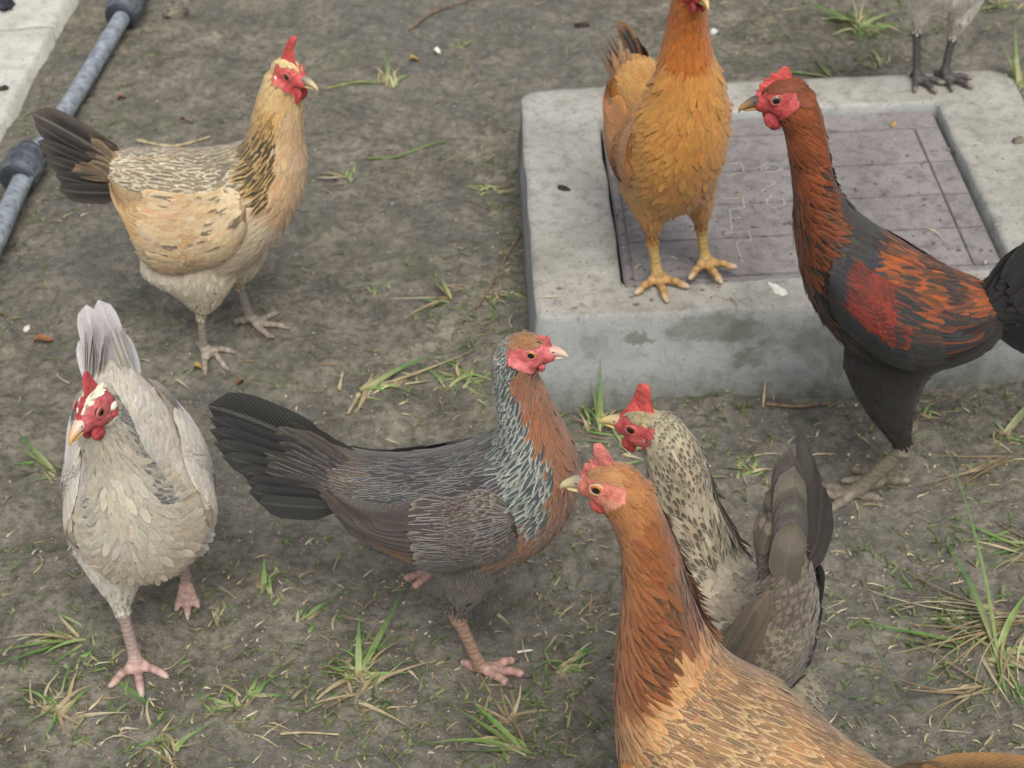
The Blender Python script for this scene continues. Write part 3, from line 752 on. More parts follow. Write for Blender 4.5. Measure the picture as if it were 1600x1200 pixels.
def feathers_mesh(name, F):
    """F: list of (p, d, n, L, W, lift, pointed, base, edge, shaft_strength, edge_strength)"""
    N = len(F)
    p = np.array([f[0] for f in F]); d = np.array([f[1] for f in F]); n = np.array([f[2] for f in F])
    d = d - n * (d * n).sum(1, keepdims=True); d /= np.linalg.norm(d, axis=1, keepdims=True) + 1e-9
    sd = np.cross(d, n)
    L = np.array([f[3] for f in F])[:, None]; W = np.array([f[4] for f in F])[:, None]; lf = np.array([f[5] for f in F])[:, None]
    pt = np.array([f[6] for f in F])[:, None]
    tv = [0, .28, .58, .84, 1.0]; w0 = [.35, .85, 1.0, .80, .22]; w1 = [.45, .85, .80, .48, .05]
    V = np.zeros((N, 15, 3)); UV = np.zeros((15, 2))
    for i, t in enumerate(tv):
        wi = (w0[i] * (1 - pt) + w1[i] * pt) * W / 2
        for j in (-1, 0, 1):
            k = i * 3 + j + 1
            V[:, k] = p + d * (L * (t - .18) * (1 if j == 0 or i < 4 else .97)) + sd * (wi * j) + n * (.0006 + lf * L * t - .22 * abs(j) * wi - .06 * L * t * t)
            UV[k] = (.5 + j * .5, t)
    q = []
    for i in range(4):
        for j in (0, 1): q.append((i * 3 + j, i * 3 + j + 1, i * 3 + j + 4, i * 3 + j + 3))
    q = np.array(q); Q = (np.arange(N)[:, None, None] * 15 + q[None]).reshape(-1, 4)
    me = np_mesh(name, V.reshape(-1, 3), Q)
    def c4(k, ak): 
        a = np.zeros((N, 4)); 
        for i, f in enumerate(F): a[i, :3] = lin(f[k]); a[i, 3] = f[ak]
        return np.repeat(a, 15, 0)
    set_attr(me, 'col', c4(7, 9)); set_attr(me, 'edge', c4(8, 10))
    uvl = me.uv_layers.new(name='UVMap'); uvl.data.foreach_set('uv', UV[(Q % 15).ravel()].astype(np.float32).ravel())
    return me

def quill_mesh(name, P, side, W, base, edge, ss, es, tipround=.8, arch=.2):
    """one long feather along the points P; side = width direction(s)"""
    n = len(P) - 1; V = []; UV = []; Q = []
    cols = (-1, -.5, 0, .5, 1)
    for i, a in enumerate(P):
        t = i / n; T = np.array(P[min(i + 1, n)]) - np.array(P[max(i - 1, 0)]); T = T / (np.linalg.norm(T) + 1e-9)
        sdv = np.array(side[i] if isinstance(side, list) else side, float); sdv = sdv - T * sdv.dot(T); sdv /= np.linalg.norm(sdv) + 1e-9
        nn = np.cross(sdv, T)
        w_ = W * (.35 + .65 * sm(t, 0, .35)) * (math.sqrt(max(0, 1 - max(0, (t - tipround) / (1 - tipround)) ** 2)) if t > tipround else 1) + .0006
        for c in cols:
            V.append(np.array(a) + sdv * (w_ * c * .5) - nn * (abs(c) ** 1.5 * w_ * arch * .5)); UV.append((.5 + c * .5, t))
    m = len(cols)
    for i in range(n):
        for j in range(m - 1): Q.append((i * m + j, i * m + j + 1, (i + 1) * m + j + 1, (i + 1) * m + j))
    # give it a real thickness
    nv = len(V); V2 = [v + np.array([0, 0, 0]) for v in V]
    me = np_mesh(name, np.array(V), np.array(Q))
    set_attr(me, 'col', np.tile(np.array(lin(base) + (ss,)), (nv, 1))); set_attr(me, 'edge', np.tile(np.array(lin(edge) + (es,)), (nv, 1)))
    uvl = me.uv_layers.new(name='UVMap'); Qa = np.array(Q); uvl.data.foreach_set('uv', np.array(UV)[Qa.ravel()].astype(np.float32).ravel())
    return me

FACE_N = 0
def make_bird(name, label, cat, loc, psi, B):
    """B holds the bird's measurements and colours, all in metres in its own frame: x forward, y left, z up"""
    root = empty(name, loc, rad(psi)); tag(root, label, cat, 'hens and young cockerels in the yard')
    sp = Spine(B['rings']); hp = np.array(B['head']['pos'], float); hs = B['head'].get('scale', 1.0)
    yaw, pit = rad(B['head'].get('yaw', 0)), rad(B['head'].get('pitch', 0))
    HF = np.array([math.cos(yaw) * math.cos(pit), math.sin(yaw) * math.cos(pit), math.sin(pit)])
    HL = np.array([-math.sin(yaw), math.cos(yaw), 0]); HU = np.cross(HF, HL)
    def hw(f, l, u_): return hp + (HF * f + HL * l + HU * u_) * hs
    prims = []   # (kind, centres, radii)
    Vs = []; Qs = []
    def addm(V, Q):
        o = len(Vs); Vs.extend([tuple(v) for v in V]); Qs.extend([tuple(i + o for i in q) for q in Q])
    addm(*sp.mesh())
    def ell(c, rf, rl, ru, seg=20, rings=12):
        V = []; Q = []
        for i in range(rings + 1):
            th = math.pi * i / rings
            for k in range(seg):
                ph = 2 * math.pi * k / seg
                V.append(c + (HF * math.cos(th) * rf + HL * math.sin(th) * math.cos(ph) * rl + HU * math.sin(th) * math.sin(ph) * ru) * hs)
        for i in range(rings):
            for k in range(seg):
                k2 = (k + 1) % seg; Q.append((i * seg + k, (i + 1) * seg + k, (i + 1) * seg + k2, i * seg + k2))
        return V, Q
    addm(*ell(hw(-.001, 0, 0), .0205, .0130, .0150)); addm(*ell(hw(.013, 0, -.0025), .0135, .0088, .0098))
    addm(*ell(hw(.002, .0075, -.007), .011, .0055, .0080)); addm(*ell(hw(.002, -.0075, -.007), .011, .0055, .0080))
    # short collar joining skull and neck
    e = sp.c[-1]; mid = (e + hp) / 2 - HF * .004
    rr = (sp.a[-1] + sp.b[-1]) / 2
    V, Q = tube([sp.c[-6], e, mid, hw(-.006, 0, -.002)], [rr * .95, rr, rr * .92, .0125 * hs], 18, True); addm(V, [tuple(dict.fromkeys(q)) for q in Q])
    legseg = []
    gf = B['ground']
    for li, lg in enumerate(B['legs']):
        hip, hock, ank = [np.array(v, float) for v in lg['pts']]
        if lg.get('planted', True): ank = np.array([ank[0], ank[1], gf(ank[0], ank[1]) + .0075])
        tr = lg.get('thigh', .036)
        n = 7; path = [hip + (hock - hip) * (i / n) + np.array([.006 * math.sin(math.pi * i / n), 0, 0]) for i in range(n + 1)]
        rad_ = [tr * 1.12, tr * 1.08, tr * .98, tr * .84, tr * .67, tr * .50, tr * .35, .0095]
        V, Q = tube([Vector(p) for p in path], rad_, 20, True, .70); addm(V, [tuple(dict.fromkeys(q)) for q in Q])
        prims.append(('thigh', np.array(path[:7]), np.array(rad_[:7]), hock - hip))
        m = 30; path = [hock + (ank - hock) * (i / m) for i in range(m + 1)]; sr = lg.get('shank', .0056)
        rs = [sr * (1.25 - .3 * sm(i / m, 0, .25) + .15 * sm(i / m, .75, 1)) * (1 + (.07 if i % 2 else -.04)) for i in range(m + 1)]
        V, Q = tube([Vector(p) for p in path], rs, 16); addm(V, [tuple(dict.fromkeys(q)) for q in Q])
        prims.append(('shank', np.array(path), np.array(rs), ank - hock))
        hd = rad(lg.get('toe', 0)); ts = lg.get('tscale', 1.0)
        for (da, l, hind) in ((0, .050, 0), (rad(lg.get('spread', 36)), .040, 0), (-rad(lg.get('spread', 36)), .042, 0), (rad(168), .024, 1)):
            a = hd + da; l *= ts; P = []; rs = []; m = 12
            for i in range(m + 1):
                t = i / m; x = ank[0] + math.cos(a) * l * t; y = ank[1] + math.sin(a) * l * t
                if lg.get('planted', True):
                    z = lerp(ank[2], gf(x, y) + .0042, sm(t, 0, .35)) - (.0025 * sm(t, .85, 1)) + .0012 * math.sin(t * 14)
                else:
                    dr = lg.get('droop', 1.2); x = ank[0] + math.cos(a) * l * t * math.cos(dr * .8); y = ank[1] + math.sin(a) * l * t * math.cos(dr * .8); z = ank[2] - l * t * math.sin(dr) * (1 if not hind else .6)
                P.append(Vector((x, y, z))); rs.append((sr * .86) * (1 - .28 * t) * (1 + .08 * math.cos(t * 26)) if t < .84 else sr * .66 * (1 - (t - .84) / .2) + .0008)
            V, Q = tube(P, rs, 12); addm(V, [tuple(dict.fromkeys(q)) for q in Q])
            prims.append(('toe', np.array([tuple(p) for p in P]), np.array(rs), np.array([math.cos(a), math.sin(a), 0])))
    tmp = bpy.data.meshes.new('tmp'); tmp.from_pydata(Vs, [], [q for q in Qs if len(set(q)) > 2]); tmp.update()
    to = bpy.data.objects.new('tmp', tmp); COL.objects.link(to)
    rm = to.modifiers.new('r', 'REMESH'); rm.mode = 'VOXEL'; rm.voxel_size = .0021; rm.adaptivity = 0.0
    smo = to.modifiers.new('s', 'SMOOTH'); smo.iterations = 3; smo.factor = .5
    dg = bpy.context.evaluated_depsgraph_get(); me = bpy.data.meshes.new_from_object(to.evaluated_get(dg))
    bpy.data.objects.remove(to); bpy.data.meshes.remove(tmp)
    me.name = 'body'; body = link('body', me, M_skin, root)
    nv = len(me.vertices); P = np.zeros(nv * 3, np.float32); me.vertices.foreach_get('co', P); P = P.reshape(-1, 3).astype(float)
    Nn = np.zeros(nv * 3, np.float32); me.vertices.foreach_get('normal', Nn); Nn = Nn.reshape(-1, 3).astype(float)
    # --- which region does every vertex belong to
    def classify(P):
        n = len(P); best = np.full(n, 9.0); reg = np.zeros(n, int); arg = np.zeros(n, int)
        step = 12000
        for s0 in range(0, n, step):
            q = P[s0:s0 + step]; D = q[:, None, :] - sp.c[None]
            sd = (D * sp.sv).sum(-1) / sp.a; nd = D[:, :, 1] / sp.b; td = (D * sp.tv).sum(-1) / (sp.a * .35)
            rho = np.sqrt(sd ** 2 + nd ** 2 + td ** 2); i = rho.argmin(1); r = rho[np.arange(len(q)), i]
            best[s0:s0 + step] = r - .04; arg[s0:s0 + step] = i
            for k, (kd, C, R, _) in enumerate(prims):
                D = np.linalg.norm(q[:, None, :] - C[None], axis=-1) / R[None]; j = D.argmin(1); v = D[np.arange(len(q)), j]
                b = best[s0:s0 + step]; m = v < b; b[m] = v[m]; reg[s0:s0 + step][m] = k + 1; arg[s0:s0 + step][m] = j[m]
        Hd = P - hp; f = Hd @ HF / hs; l = Hd @ HL / hs; u_ = Hd @ HU / hs
        hr = np.sqrt((f / .027) ** 2 + (l / .017) ** 2 + (u_ / .019) ** 2)
        ish = (hr < 1.16) & (f > -.024) & (u_ > -.02)
        return reg, arg, ish, f, l, u_
    reg, arg, ish, f, l, u_ = classify(P)
    wob = np.sin(P[:, 0] * 900) * .0006 + np.sin(P[:, 2] * 1100 + P[:, 1] * 700) * .0006
    fz = B['head'].get('face', 0.0)
    bare = ish & (((f > -.0115 - fz) & (u_ < B.get('crown', .0085) + wob) & (u_ > -.0155 - .25 * f) & (np.abs(l) > .0035)) | (f > .0165))
    rg = np.array([0] + [1 if p[0] == 'thigh' else 2 for p in prims])[reg]; rg[ish] = 0
    # soften the joins of trunk, neck and thighs
    ed = np.zeros(len(me.edges) * 2, np.int32); me.edges.foreach_get('vertices', ed); ed = ed.reshape(-1, 2)
    wgt = np.where((rg < 2) & ~ish, 1.0, 0.0)
    for it in range(3):      # fade the weight towards head and shanks
        acc = np.bincount(ed[:, 0], wgt[ed[:, 1]], nv) + np.bincount(ed[:, 1], wgt[ed[:, 0]], nv)
        deg = np.bincount(ed.ravel(), minlength=nv); wgt = np.minimum(wgt, acc / np.maximum(deg, 1))
    wgt = wgt * np.where((reg == 0) & (sp.s[np.where(reg == 0, arg, 0)] > 6.3), .35, 1.0) * np.where((rg == 1) & (arg > 3), .45, 1.0)
    for it in range(90):
        A_ = np.stack([np.bincount(ed[:, 0], P[ed[:, 1], k], nv) + np.bincount(ed[:, 1], P[ed[:, 0], k], nv) for k in range(3)], -1) / np.maximum(deg, 1)[:, None]
        P = P + (A_ - P) * (.6 * wgt)[:, None]
    me.vertices.foreach_set('co', P.astype(np.float32).ravel()); me.update()
    Nn = np.zeros(nv * 3, np.float32); me.vertices.foreach_get('normal', Nn); Nn = Nn.reshape(-1, 3).astype(float)
    # --- colours
    colour = B['colour']; C = np.zeros((nv, 4)); C[:, 3] = 1
    face = np.array(lin(B['face'])); leg = np.array(lin(B['legcol'])); toe = np.array(lin(B.get('toecol', B['legcol'])))
    und = np.array(lin(B['under']))
    C[:, :3] = und
    C[bare, :3] = face[None] * (1 + .16 * np.sin(f[bare] * 700 + np.sin(u_[bare] * 500) * 2))[:, None]
    pale = bare & (u_ < -.004) & (f < .004); C[pale, :3] = C[pale, :3] * .75 + np.array(lin(B.get('cheek', B['face']))) * .25
    sk = rg == 2; band = np.where((P[:, 2] * 300 % 1) < .30, .66, 1.0)
    C[sk, :3] = (leg[None] * band[sk][:, None]); 
    istoe = np.array([False] + [p[0] == 'toe' for p in prims])[reg]; tipf = istoe & (arg >= 10)
    C[istoe, :3] = toe[None] * np.where(arg[istoe] % 2 == 0, .80, 1.08)[:, None]; C[tipf, :3] = np.array(lin(B.get('claw', (150, 140, 125))))
    set_attr(me, 'col', C)
    # --- sample feather roots on the skin
    me.calc_loop_triangles(); nt_ = len(me.loop_triangles); T = np.zeros(nt_ * 3, np.int32); me.loop_triangles.foreach_get('vertices', T); T = T.reshape(-1, 3)
    rs = np.random.default_rng(B.get('seed', 1))
    ok = (~bare[T].any(1)) & (rg[T[:, 0]] < 2)
    area = np.linalg.norm(np.cross(P[T[:, 1]] - P[T[:, 0]], P[T[:, 2]] - P[T[:, 0]]), axis=1) * .5
    sN = sp.s[np.where(reg == 0, arg, 0)]
    fs = B.get('fs', .74)
    TAB = np.array([(.0062, .0036, .0019, .035, .4), (.0135, .0062, .0036, .05, .5), (.010, .0040, .0026, .045, .6), (.0155, .0048, .0034, .055, .75),
                    (.020, .0058, .0040, .06, .7), (.020, .0066, .0042, .06, .4), (.026 * fs * 1.1, .0082 * fs, .0052 * fs, .06, .65), (.022 * fs * 1.1, .0100 * fs, .0056 * fs, .085, .5), (.021 * fs * 1.1, .0110 * fs, .0060 * fs, .06, .35)])
    spac = np.zeros(nt_); tc = P[T[:, 0]]
    rowr = rg[T[:, 0]]; rows = sN[T[:, 0]]; rowh = ish[T[:, 0]]
    ca = arg[T[:, 0]]; ci = np.where(reg[T[:, 0]] == 0, ca, 0)
    upc = ((tc - sp.c[ci]) * sp.sv[ci]).sum(1) / sp.a[ci]
    cls = np.full(nt_, 8)
    cls[upc < -.55] = 7; cls[(upc > .35) & (rows < 3.5)] = 6; nk = rows > 5; cls[nk & (upc > -.2)] = 4; cls[nk & (upc <= -.2)] = 5
    cls[rows > 6.9] = 3; cls[rows > 8.2] = 2; cls[rowr == 1] = 1; cls[rowh] = 0
    spac = TAB[cls, 2]
    pw = np.where(ok, area / spac ** 2, 0); tot = pw.sum(); ncand = int(tot * 2.7); pw /= tot
    ch = rs.choice(nt_, ncand, p=pw); r1 = rs.random(ncand); r2 = rs.random(ncand); fl = r1 + r2 > 1; r1[fl] = 1 - r1[fl]; r2[fl] = 1 - r2[fl]
    pts = P[T[ch, 0]] * (1 - r1 - r2)[:, None] + P[T[ch, 1]] * r1[:, None] + P[T[ch, 2]] * r2[:, None]
    nrm = Nn[T[ch, 0]] * (1 - r1 - r2)[:, None] + Nn[T[ch, 1]] * r1[:, None] + Nn[T[ch, 2]] * r2[:, None]; nrm /= np.linalg.norm(nrm, axis=1, keepdims=True)
    from mathutils.kdtree import KDTree
    kd = KDTree(ncand)
    for i in range(ncand): kd.insert(pts[i], i)
    kd.balance(); dead = np.zeros(ncand, bool); keep = []
    for i in range(ncand):
        if dead[i]: continue
        keep.append(i)
        for (_, j, _) in kd.find_range(pts[i], spac[ch[i]] * .93): dead[j] = True
    groups = {'hackle_feathers': [], 'body_feathers': [], 'leg_feathers': [], 'head_feathers': []}
    tails = sp.c[0]
    for i in keep:
        t = ch[i]; L, W, _, lift, pt = TAB[cls[t]]; p = pts[i]; n = nrm[i]; r_ = int(rowr[t]); s = rows[t]; uc = float(upc[t]); hd_ = bool(rowh[t])
        if r_ == 1:
            k = reg[T[t, 0]] - 1; d = prims[k][3] / np.linalg.norm(prims[k][3]); fr = ca[t] / 6.0
            d = d + np.array([-.15, 0, 0]); L *= lerp(1.2, .42, fr); W *= lerp(1.2, .55, fr)
            key = 'leg_feathers'; args = ('thigh', fr, uc)
        elif hd_:
            d = -HF + HU * -.25; key = 'head_feathers'; ff = f[T[t, 0]] + rs.normal(0, .003)
            args = ('head', 9.5, uc) if ff > -.010 else ('body', 8.6 + .3 * rs.random(), uc); uh = u_[T[t, 0]]
            if ff < -.006: d = -HF * lerp(1, .35, sm(-ff, .006, .022)) + HU * -.9; L *= 1.35
        else:
            d = -sp.tv[ci[t]] * 1.0 + np.array([0, 0, -.12 if s > 3 else -.05]); key = 'hackle_feathers' if s > 5.3 else 'body_feathers'; args = ('body', s, uc)
            if s < 1.2: d = d * .5 + (p - sp.c[ci[t]]) / sp.a[ci[t]] * .05 + np.array(B['taildir']) * .5
        if 4.9 < s < 6.4 and r_ == 0 and not hd_ and uc > -.1: L *= 1.3; lift *= 1.5
        d = d + rs.normal(0, .12, 3)
        base, edge, ss, es = colour(args[0], args[1], args[2], p, abs(p[1]))
        groups[key].append((p, d, n, L * rs.uniform(.85, 1.15), W * rs.uniform(.85, 1.15), lift * (rs.uniform(.4, 1.4) if rs.random() > .06 else 2.6), pt, jit(base), jit(edge, .08), ss, es))
    for key, F in groups.items():
        if F:
            o = link(key, feathers_mesh(key, F), B['mat'], root); o['kind'] = 'stuff'
    # --- wings
    s0, s1 = B.get('wing', (4.9, .35)); pt_, pb_ = B.get('wingphi', (50, 116))
    for side in (1, -1):
        def wp(u, v, off=0.0):
            """v 0 bottom .. 1 top"""
            s_ = lerp(s0, s1, u); close = math.sqrt(max(0, 1 - (1 - min(1, u / .22)) ** 2)) * (1 - .62 * sm(u, .45, 1.0))
            mid_ = lerp(pt_, pb_, .5) - 6 * u; half = (pb_ - pt_) / 2 * close
            ph = rad(mid_ + half * (1 - 2 * v)); bulge = .001 + B.get('bulge', .0085) * math.sin(math.pi * min(1, max(0, v)) ** .8) * math.sqrt(max(0.02, 1 - abs(2 * u - .8) ** 2 * .7)) * (1 if u < .8 else 1.0)
            p = sp.at(s_, ph * side, bulge + off)
            if s_ < 0: pass
            return p
        wn, wm = 26, 14; V = np.array([wp(i / wn, j / wm) for i in range(wn + 1) for j in range(wm + 1)])
        I = np.arange((wn + 1) * (wm + 1)).reshape(wn + 1, wm + 1); Q = np.stack([I[:-1, :-1], I[1:, :-1], I[1:, 1:], I[:-1, 1:]], -1).reshape(-1, 4)
        if side < 0: Q = Q[:, ::-1]
        mw = np_mesh('wing', V, Q); set_attr(mw, 'col', np.tile(np.append(und, 1), (len(V), 1)))
        wing = link('wing', mw, M_skin, root)
        F = []
        def frame(u, v):
            p = wp(u, v); du = wp(min(1, u + .03), v) - wp(max(0, u - .01), v); dv = wp(u, min(1, v + .05)) - wp(u, max(0, v - .05))
            n = np.cross(du, dv); n /= np.linalg.norm(n) + 1e-9
            if n[1] * side < 0: n = -n
            return p, du / (np.linalg.norm(du) + 1e-9), n
        nrow = 22
        for r in range(nrow):
            u = .04 + B.get('covlen', .52) * r / nrow; cnt = int(lerp(10, 20, min(1, u / .25)))
            for c in range(cnt):
                v = (c + .5 + rs.uniform(-.25, .25) + (.25 if r % 2 else -.25)) / cnt; v = min(.98, max(.02, v)); uu = u + rs.uniform(-.012, .012)
                p, du, n = frame(max(.01, uu), v); p = p + n * (.0045 * sm(uu, .25, .42)); L = lerp(.014, .028, r / nrow) * rs.uniform(.9, 1.1); W = lerp(.0070, .0105, r / nrow)
                d = du + (wp(min(1, uu + .25), lerp(v, .5, .15)) - p) * 2.0 + rs.normal(0, .06, 3)
                base, edge, ss, es = colour('wing', u, v * 2 - 1, p, abs(p[1])); F.append((p, d, n, L, W, .055 * rs.uniform(.5, 1.3), .3, jit(base), jit(edge, .08), ss, es))
        o = link('covert_feathers', feathers_mesh('covert_feathers', F), B['mat'], wing); o['kind'] = 'stuff'
        nf = 10
        for kf in range(nf):
            v0 = lerp(.84, .06, kf / (nf - 1)); v1 = lerp(.72, .18, kf / (nf - 1)); u0, u1 = .40, lerp(1.0, 1.02, kf / nf) - .26 * (1 - sm(kf, 0, 5)) - (.05 if kf == nf - 1 else 0)
            base, edge, ss, es = colour('flight', kf / (nf - 1), 0, None, 0)
            Pq = []; sides = []
            for i in range(11):
                t = i / 10; uu = lerp(u0, u1, t); vv = lerp(v0, v1, t); q = wp(min(1, uu), vv, .0035 - .00045 * kf + .001)
                if uu > 1: q = q + (wp(1, vv) - wp(.97, vv)) * ((uu - 1) / .03)
                Pq.append(q); sides.append(wp(min(1, uu), min(1, vv + .05)) - wp(min(1, uu), vv - .05))
            if side < 0: sides = [-x for x in sides]
            mq = quill_mesh('flight_feather', Pq, sides, .0165, jit(base, .08), jit(edge, .08), ss, es, .78, .12)
            link('flight_feather', mq, B['mat'], wing)
    # --- tail
    tb = sp.at(0.1, 0) * .5 + sp.at(0.1, math.pi) * .5; ta = B['tail']; nt2 = ta.get('n', 7)
    for side in (1, -1):
        for k_ in range(nt2):
            t = k_ / (nt2 - 1); el = rad(lerp(ta['hi'], ta['lo'], t)); L = ta['len'] * lerp(1.0, ta.get('lowlen', .8), t) * rs.uniform(.94, 1.05)
            d = np.array([-math.cos(el), side * lerp(.03, ta.get('splay', .22), t) + ta.get('yaw', 0), math.sin(el)]); d /= np.linalg.norm(d)
            start = tb + np.array([.012 * math.cos(el), side * lerp(.003, .012, t), lerp(.35, ta.get('rootlo', -.55), t) * sp.a[6]])
            upd = np.array([math.sin(el), 0, math.cos(el)]); Pq = []
            for i in range(11):
                s_ = i / 10; Pq.append(start + d * L * s_ - upd * L * ta.get('sag', .08) * s_ * s_ + np.array([0, side * .004 * math.sin(s_ * 3), 0]))
            base, edge, ss, es = colour('tail', t, side, None, 0)
            mq = quill_mesh('tail_feather', Pq, np.array([.0, 1.0, .15 * side]) if ta.get('flat') else upd * side + np.array([0, .35, 0]), ta.get('w', .030), jit(base, .1), jit(edge, .08), ss, es, .70, .10)
            link('tail_feather', mq, B['mat'], root)
    # tail coverts
    F = []
    for i in range(ta.get('coverts', 70)):
        t = rs.random(); side = 1 if i % 2 else -1; el = rad(lerp(ta['hi'], ta['lo'], t)) + rs.normal(0, .08)
        d = np.array([-math.cos(el), side * .15 + ta.get('yaw', 0), math.sin(el)])
        st = tb + np.array([.018, side * lerp(.006, .018, math.sin(math.pi * t)), lerp(.9, -.8, t) * sp.a[6]]) + d * rs.uniform(0, .03) * ta.get('cov', 1)
        base, edge, ss, es = colour('cov', t, side, st, 0)
        F.append((st, d, np.array([.0, side * 1.0, .25 * (1 - t)]), .040 * ta.get('cov', 1) * rs.uniform(.6, 1.2), .0135, .03, .3, jit(base), jit(edge, .08), ss, es))
    o = link('tail_coverts', feathers_mesh('tail_coverts', F), B['mat'], root); o['kind'] = 'stuff'
    # --- head furniture
    H = B['head']
    def parr(V): return [hw(*v) for v in V]
    def beak(nm, pts, c0, c1):
        V = []; Q = []; seg = 12
        for (f_, u2, w_, h_) in pts:
            for k in range(seg):
                a = 2 * math.pi * k / seg; V.append(hw(f_, math.cos(a) * w_, u2 + math.sin(a) * h_))
        n = len(pts)
        for i in range(n - 1):
            for k in range(seg): k2 = (k + 1) % seg; Q.append((i * seg + k, i * seg + k2, (i + 1) * seg + k2, (i + 1) * seg + k))
        Q.append(tuple(range((n - 1) * seg, n * seg))); me = bpy.data.meshes.new(nm); me.from_pydata([tuple(v) for v in V], [], Q)
        cc = []
        for i in range(n): cc += [mixc(lin(c0), lin(c1), sm(i / (n - 1), .1, .8)) + (1,)] * seg
        set_attr(me, 'col', cc); link(nm, me, M_beak, root)
    bl = H.get('beak', 1.0)
    beak('upper_beak', [(.017, .0005, .0062, .0052), (.021, .0006, .0056, .0050), (.026 * 1, .0004, .0046, .0044), (.021 + .010 * bl, -.0006, .0034, .0036), (.021 + .0145 * bl, -.0020, .0022, .0026), (.021 + .0175 * bl, -.0042, .0011, .0016), (.021 + .0182 * bl, -.0062, .0004, .0006)], B['beak'][0], B['beak'][1])
    beak('lower_beak', [(.015, -.0052, .0056, .0026), (.020, -.0053, .0048, .0024), (.021 + .006 * bl, -.0052, .0036, .0020), (.021 + .011 * bl, -.0052, .0022, .0014), (.021 + .0138 * bl, -.0050, .0006, .0006)], B['beak'][2], B['beak'][1])
    for side in (1, -1):
        bm = bmesh.new(); bmesh.ops.create_icosphere(bm, subdivisions=1, radius=.0009 * hs); bmesh.ops.transform(bm, matrix=Matrix.Translation(Vector(hw(.0235, side * .0043, .0022))) @ Matrix.Diagonal((1.6, 1, .8, 1)), verts=bm.verts)
        me = bpy.data.meshes.new('nostril'); bm.to_mesh(me); bm.free(); set_attr(me, 'col', [lin((58, 48, 44)) + (1,)] * len(me.vertices)); link('nostril', me, M_beak, root)
        # eye: globe with iris and pupil, and the lid round it
        ex, eu = .0062, .0030; V = []; Q = []; cc = []; seg = 20; er = .0046
        for i in range(11):
            th = (math.pi * .62) * i / 10
            for k in range(seg):
                a = 2 * math.pi * k / seg
                V.append(hw(ex + math.sin(th) * math.cos(a) * er, side * (.0100 + math.cos(th) * er * .78), eu + math.sin(th) * math.sin(a) * er))
                cc.append((lin((14, 12, 12)) if i <= 3 else lin(B['iris']) if i <= 6 else lin(tuple(v * .45 for v in B['iris']))) + (1,))
        for i in range(10):
            for k in range(seg): k2 = (k + 1) % seg; q = (i * seg + k, i * seg + k2, (i + 1) * seg + k2, (i + 1) * seg + k); Q.append(q if side < 0 else q[::-1])
        me = bpy.data.meshes.new('eye'); me.from_pydata([tuple(v) for v in V], [], Q); set_attr(me, 'col', cc); link('eye', me, M_eye, root)
        path = [Vector(hw(ex + math.cos(a) * .0048, side * .01165, eu + math.sin(a) * .0042)) for a in np.linspace(0, 2 * math.pi, 25)]
        V, Q = tube(path, [.0008 * hs] * 25, 8, False); o = from_vq('eyelid', V, Q, M_skin, root); set_attr(o.data, 'col', [lin(B.get('lid', mixc(B['face'], (235, 190, 170), .35))) + (1,)] * len(V))
        def blob(nm, c, r, mat, seed, tilt=0):
            me = lump_mesh(nm, (r[0] * hs, r[1] * hs, r[2] * hs), seed, 3, .14)
            M = Matrix((Vector(HF), Vector(HL), Vector(HU))).transposed().to_4x4(); M.translation = Vector(hw(*c)); me.transform(M @ Matrix.Rotation(tilt, 4, 'Y')); link(nm, me, mat, root)
        ws = H.get('wattle', 1.0)
        blob('wattle', (.0130, side * .0050, -.0105 - .0075 * ws), (.0068 * ws, .0024, .0090 * ws), B['mwattle'], 3 + side, .3)
        blob('earlobe', (-.0078, side * .0122, -.0050), (.0042, .0022, .0034), B['mlobe'], 5 + side, .2)
        lw = H.get('lobe2', 0)
        if lw: blob('cheek_fold', (-.006, side * .0108, -.012), (.0055 * lw, .0026, .0045 * lw), B['mwattle'], 9 + side)
    # comb: a serrated blade
    prof = H['comb']; nb = 40; kk = 6; V = []; Q = []
    fs = [q[0] for q in prof]; us = [q[1] for q in prof]; lean = H.get('lean', 0.0); ct = H.get('cthick', .0032)
    bf = H.get('combbase', (.0215, -.013))
    pf = np.interp(np.linspace(0, 1, nb + 1), np.linspace(0, 1, len(prof)), fs); pu = np.interp(np.linspace(0, 1, nb + 1), np.linspace(0, 1, len(prof)), us)
    for sd_ in (1, -1):
        for i in range(nb + 1):
            t = i / nb; f0 = lerp(bf[0], bf[1], t); ub = .0145 * math.sqrt(max(.0, 1 - ((f0 + .001) / .024) ** 2)) - .003 if f0 < .016 else lerp(.0075, .003, (f0 - .016) / .006)
            for j in range(kk + 1):
                v = j / kk; f_ = lerp(f0, pf[i], v); uu = lerp(ub, max(pu[i], ub + .0005), v); h = uu - ub
                th = ct * (.30 + .70 * (1 - v)) * (.35 + .65 * math.sin(math.pi * min(1, max(0, .06 + .88 * t))) ** .5) * (1 if j < kk else .25)
                V.append(hw(f_, sd_ * th * .5 + lean * h * h * 30 + .0006 * math.sin(t * 17 + v * 5) , uu))
    m = kk + 1; off = (nb + 1) * m
    for i in range(nb):
        for j in range(kk):
            q = (i * m + j, i * m + j + 1, (i + 1) * m + j + 1, (i + 1) * m + j); Q.append(q); Q.append(tuple(off + x for x in q[::-1]))
        Q.append((i * m + kk, off + i * m + kk, off + (i + 1) * m + kk, (i + 1) * m + kk))
    for i in (0, nb):
        for j in range(kk): q = (i * m + j, i * m + j + 1, off + i * m + j + 1, off + i * m + j); Q.append(q if i else q[::-1])
    me = bpy.data.meshes.new('comb'); me.from_pydata([tuple(v) for v in V], [], Q); me.update(); link('comb', me, B['mcomb'], root)
    return root

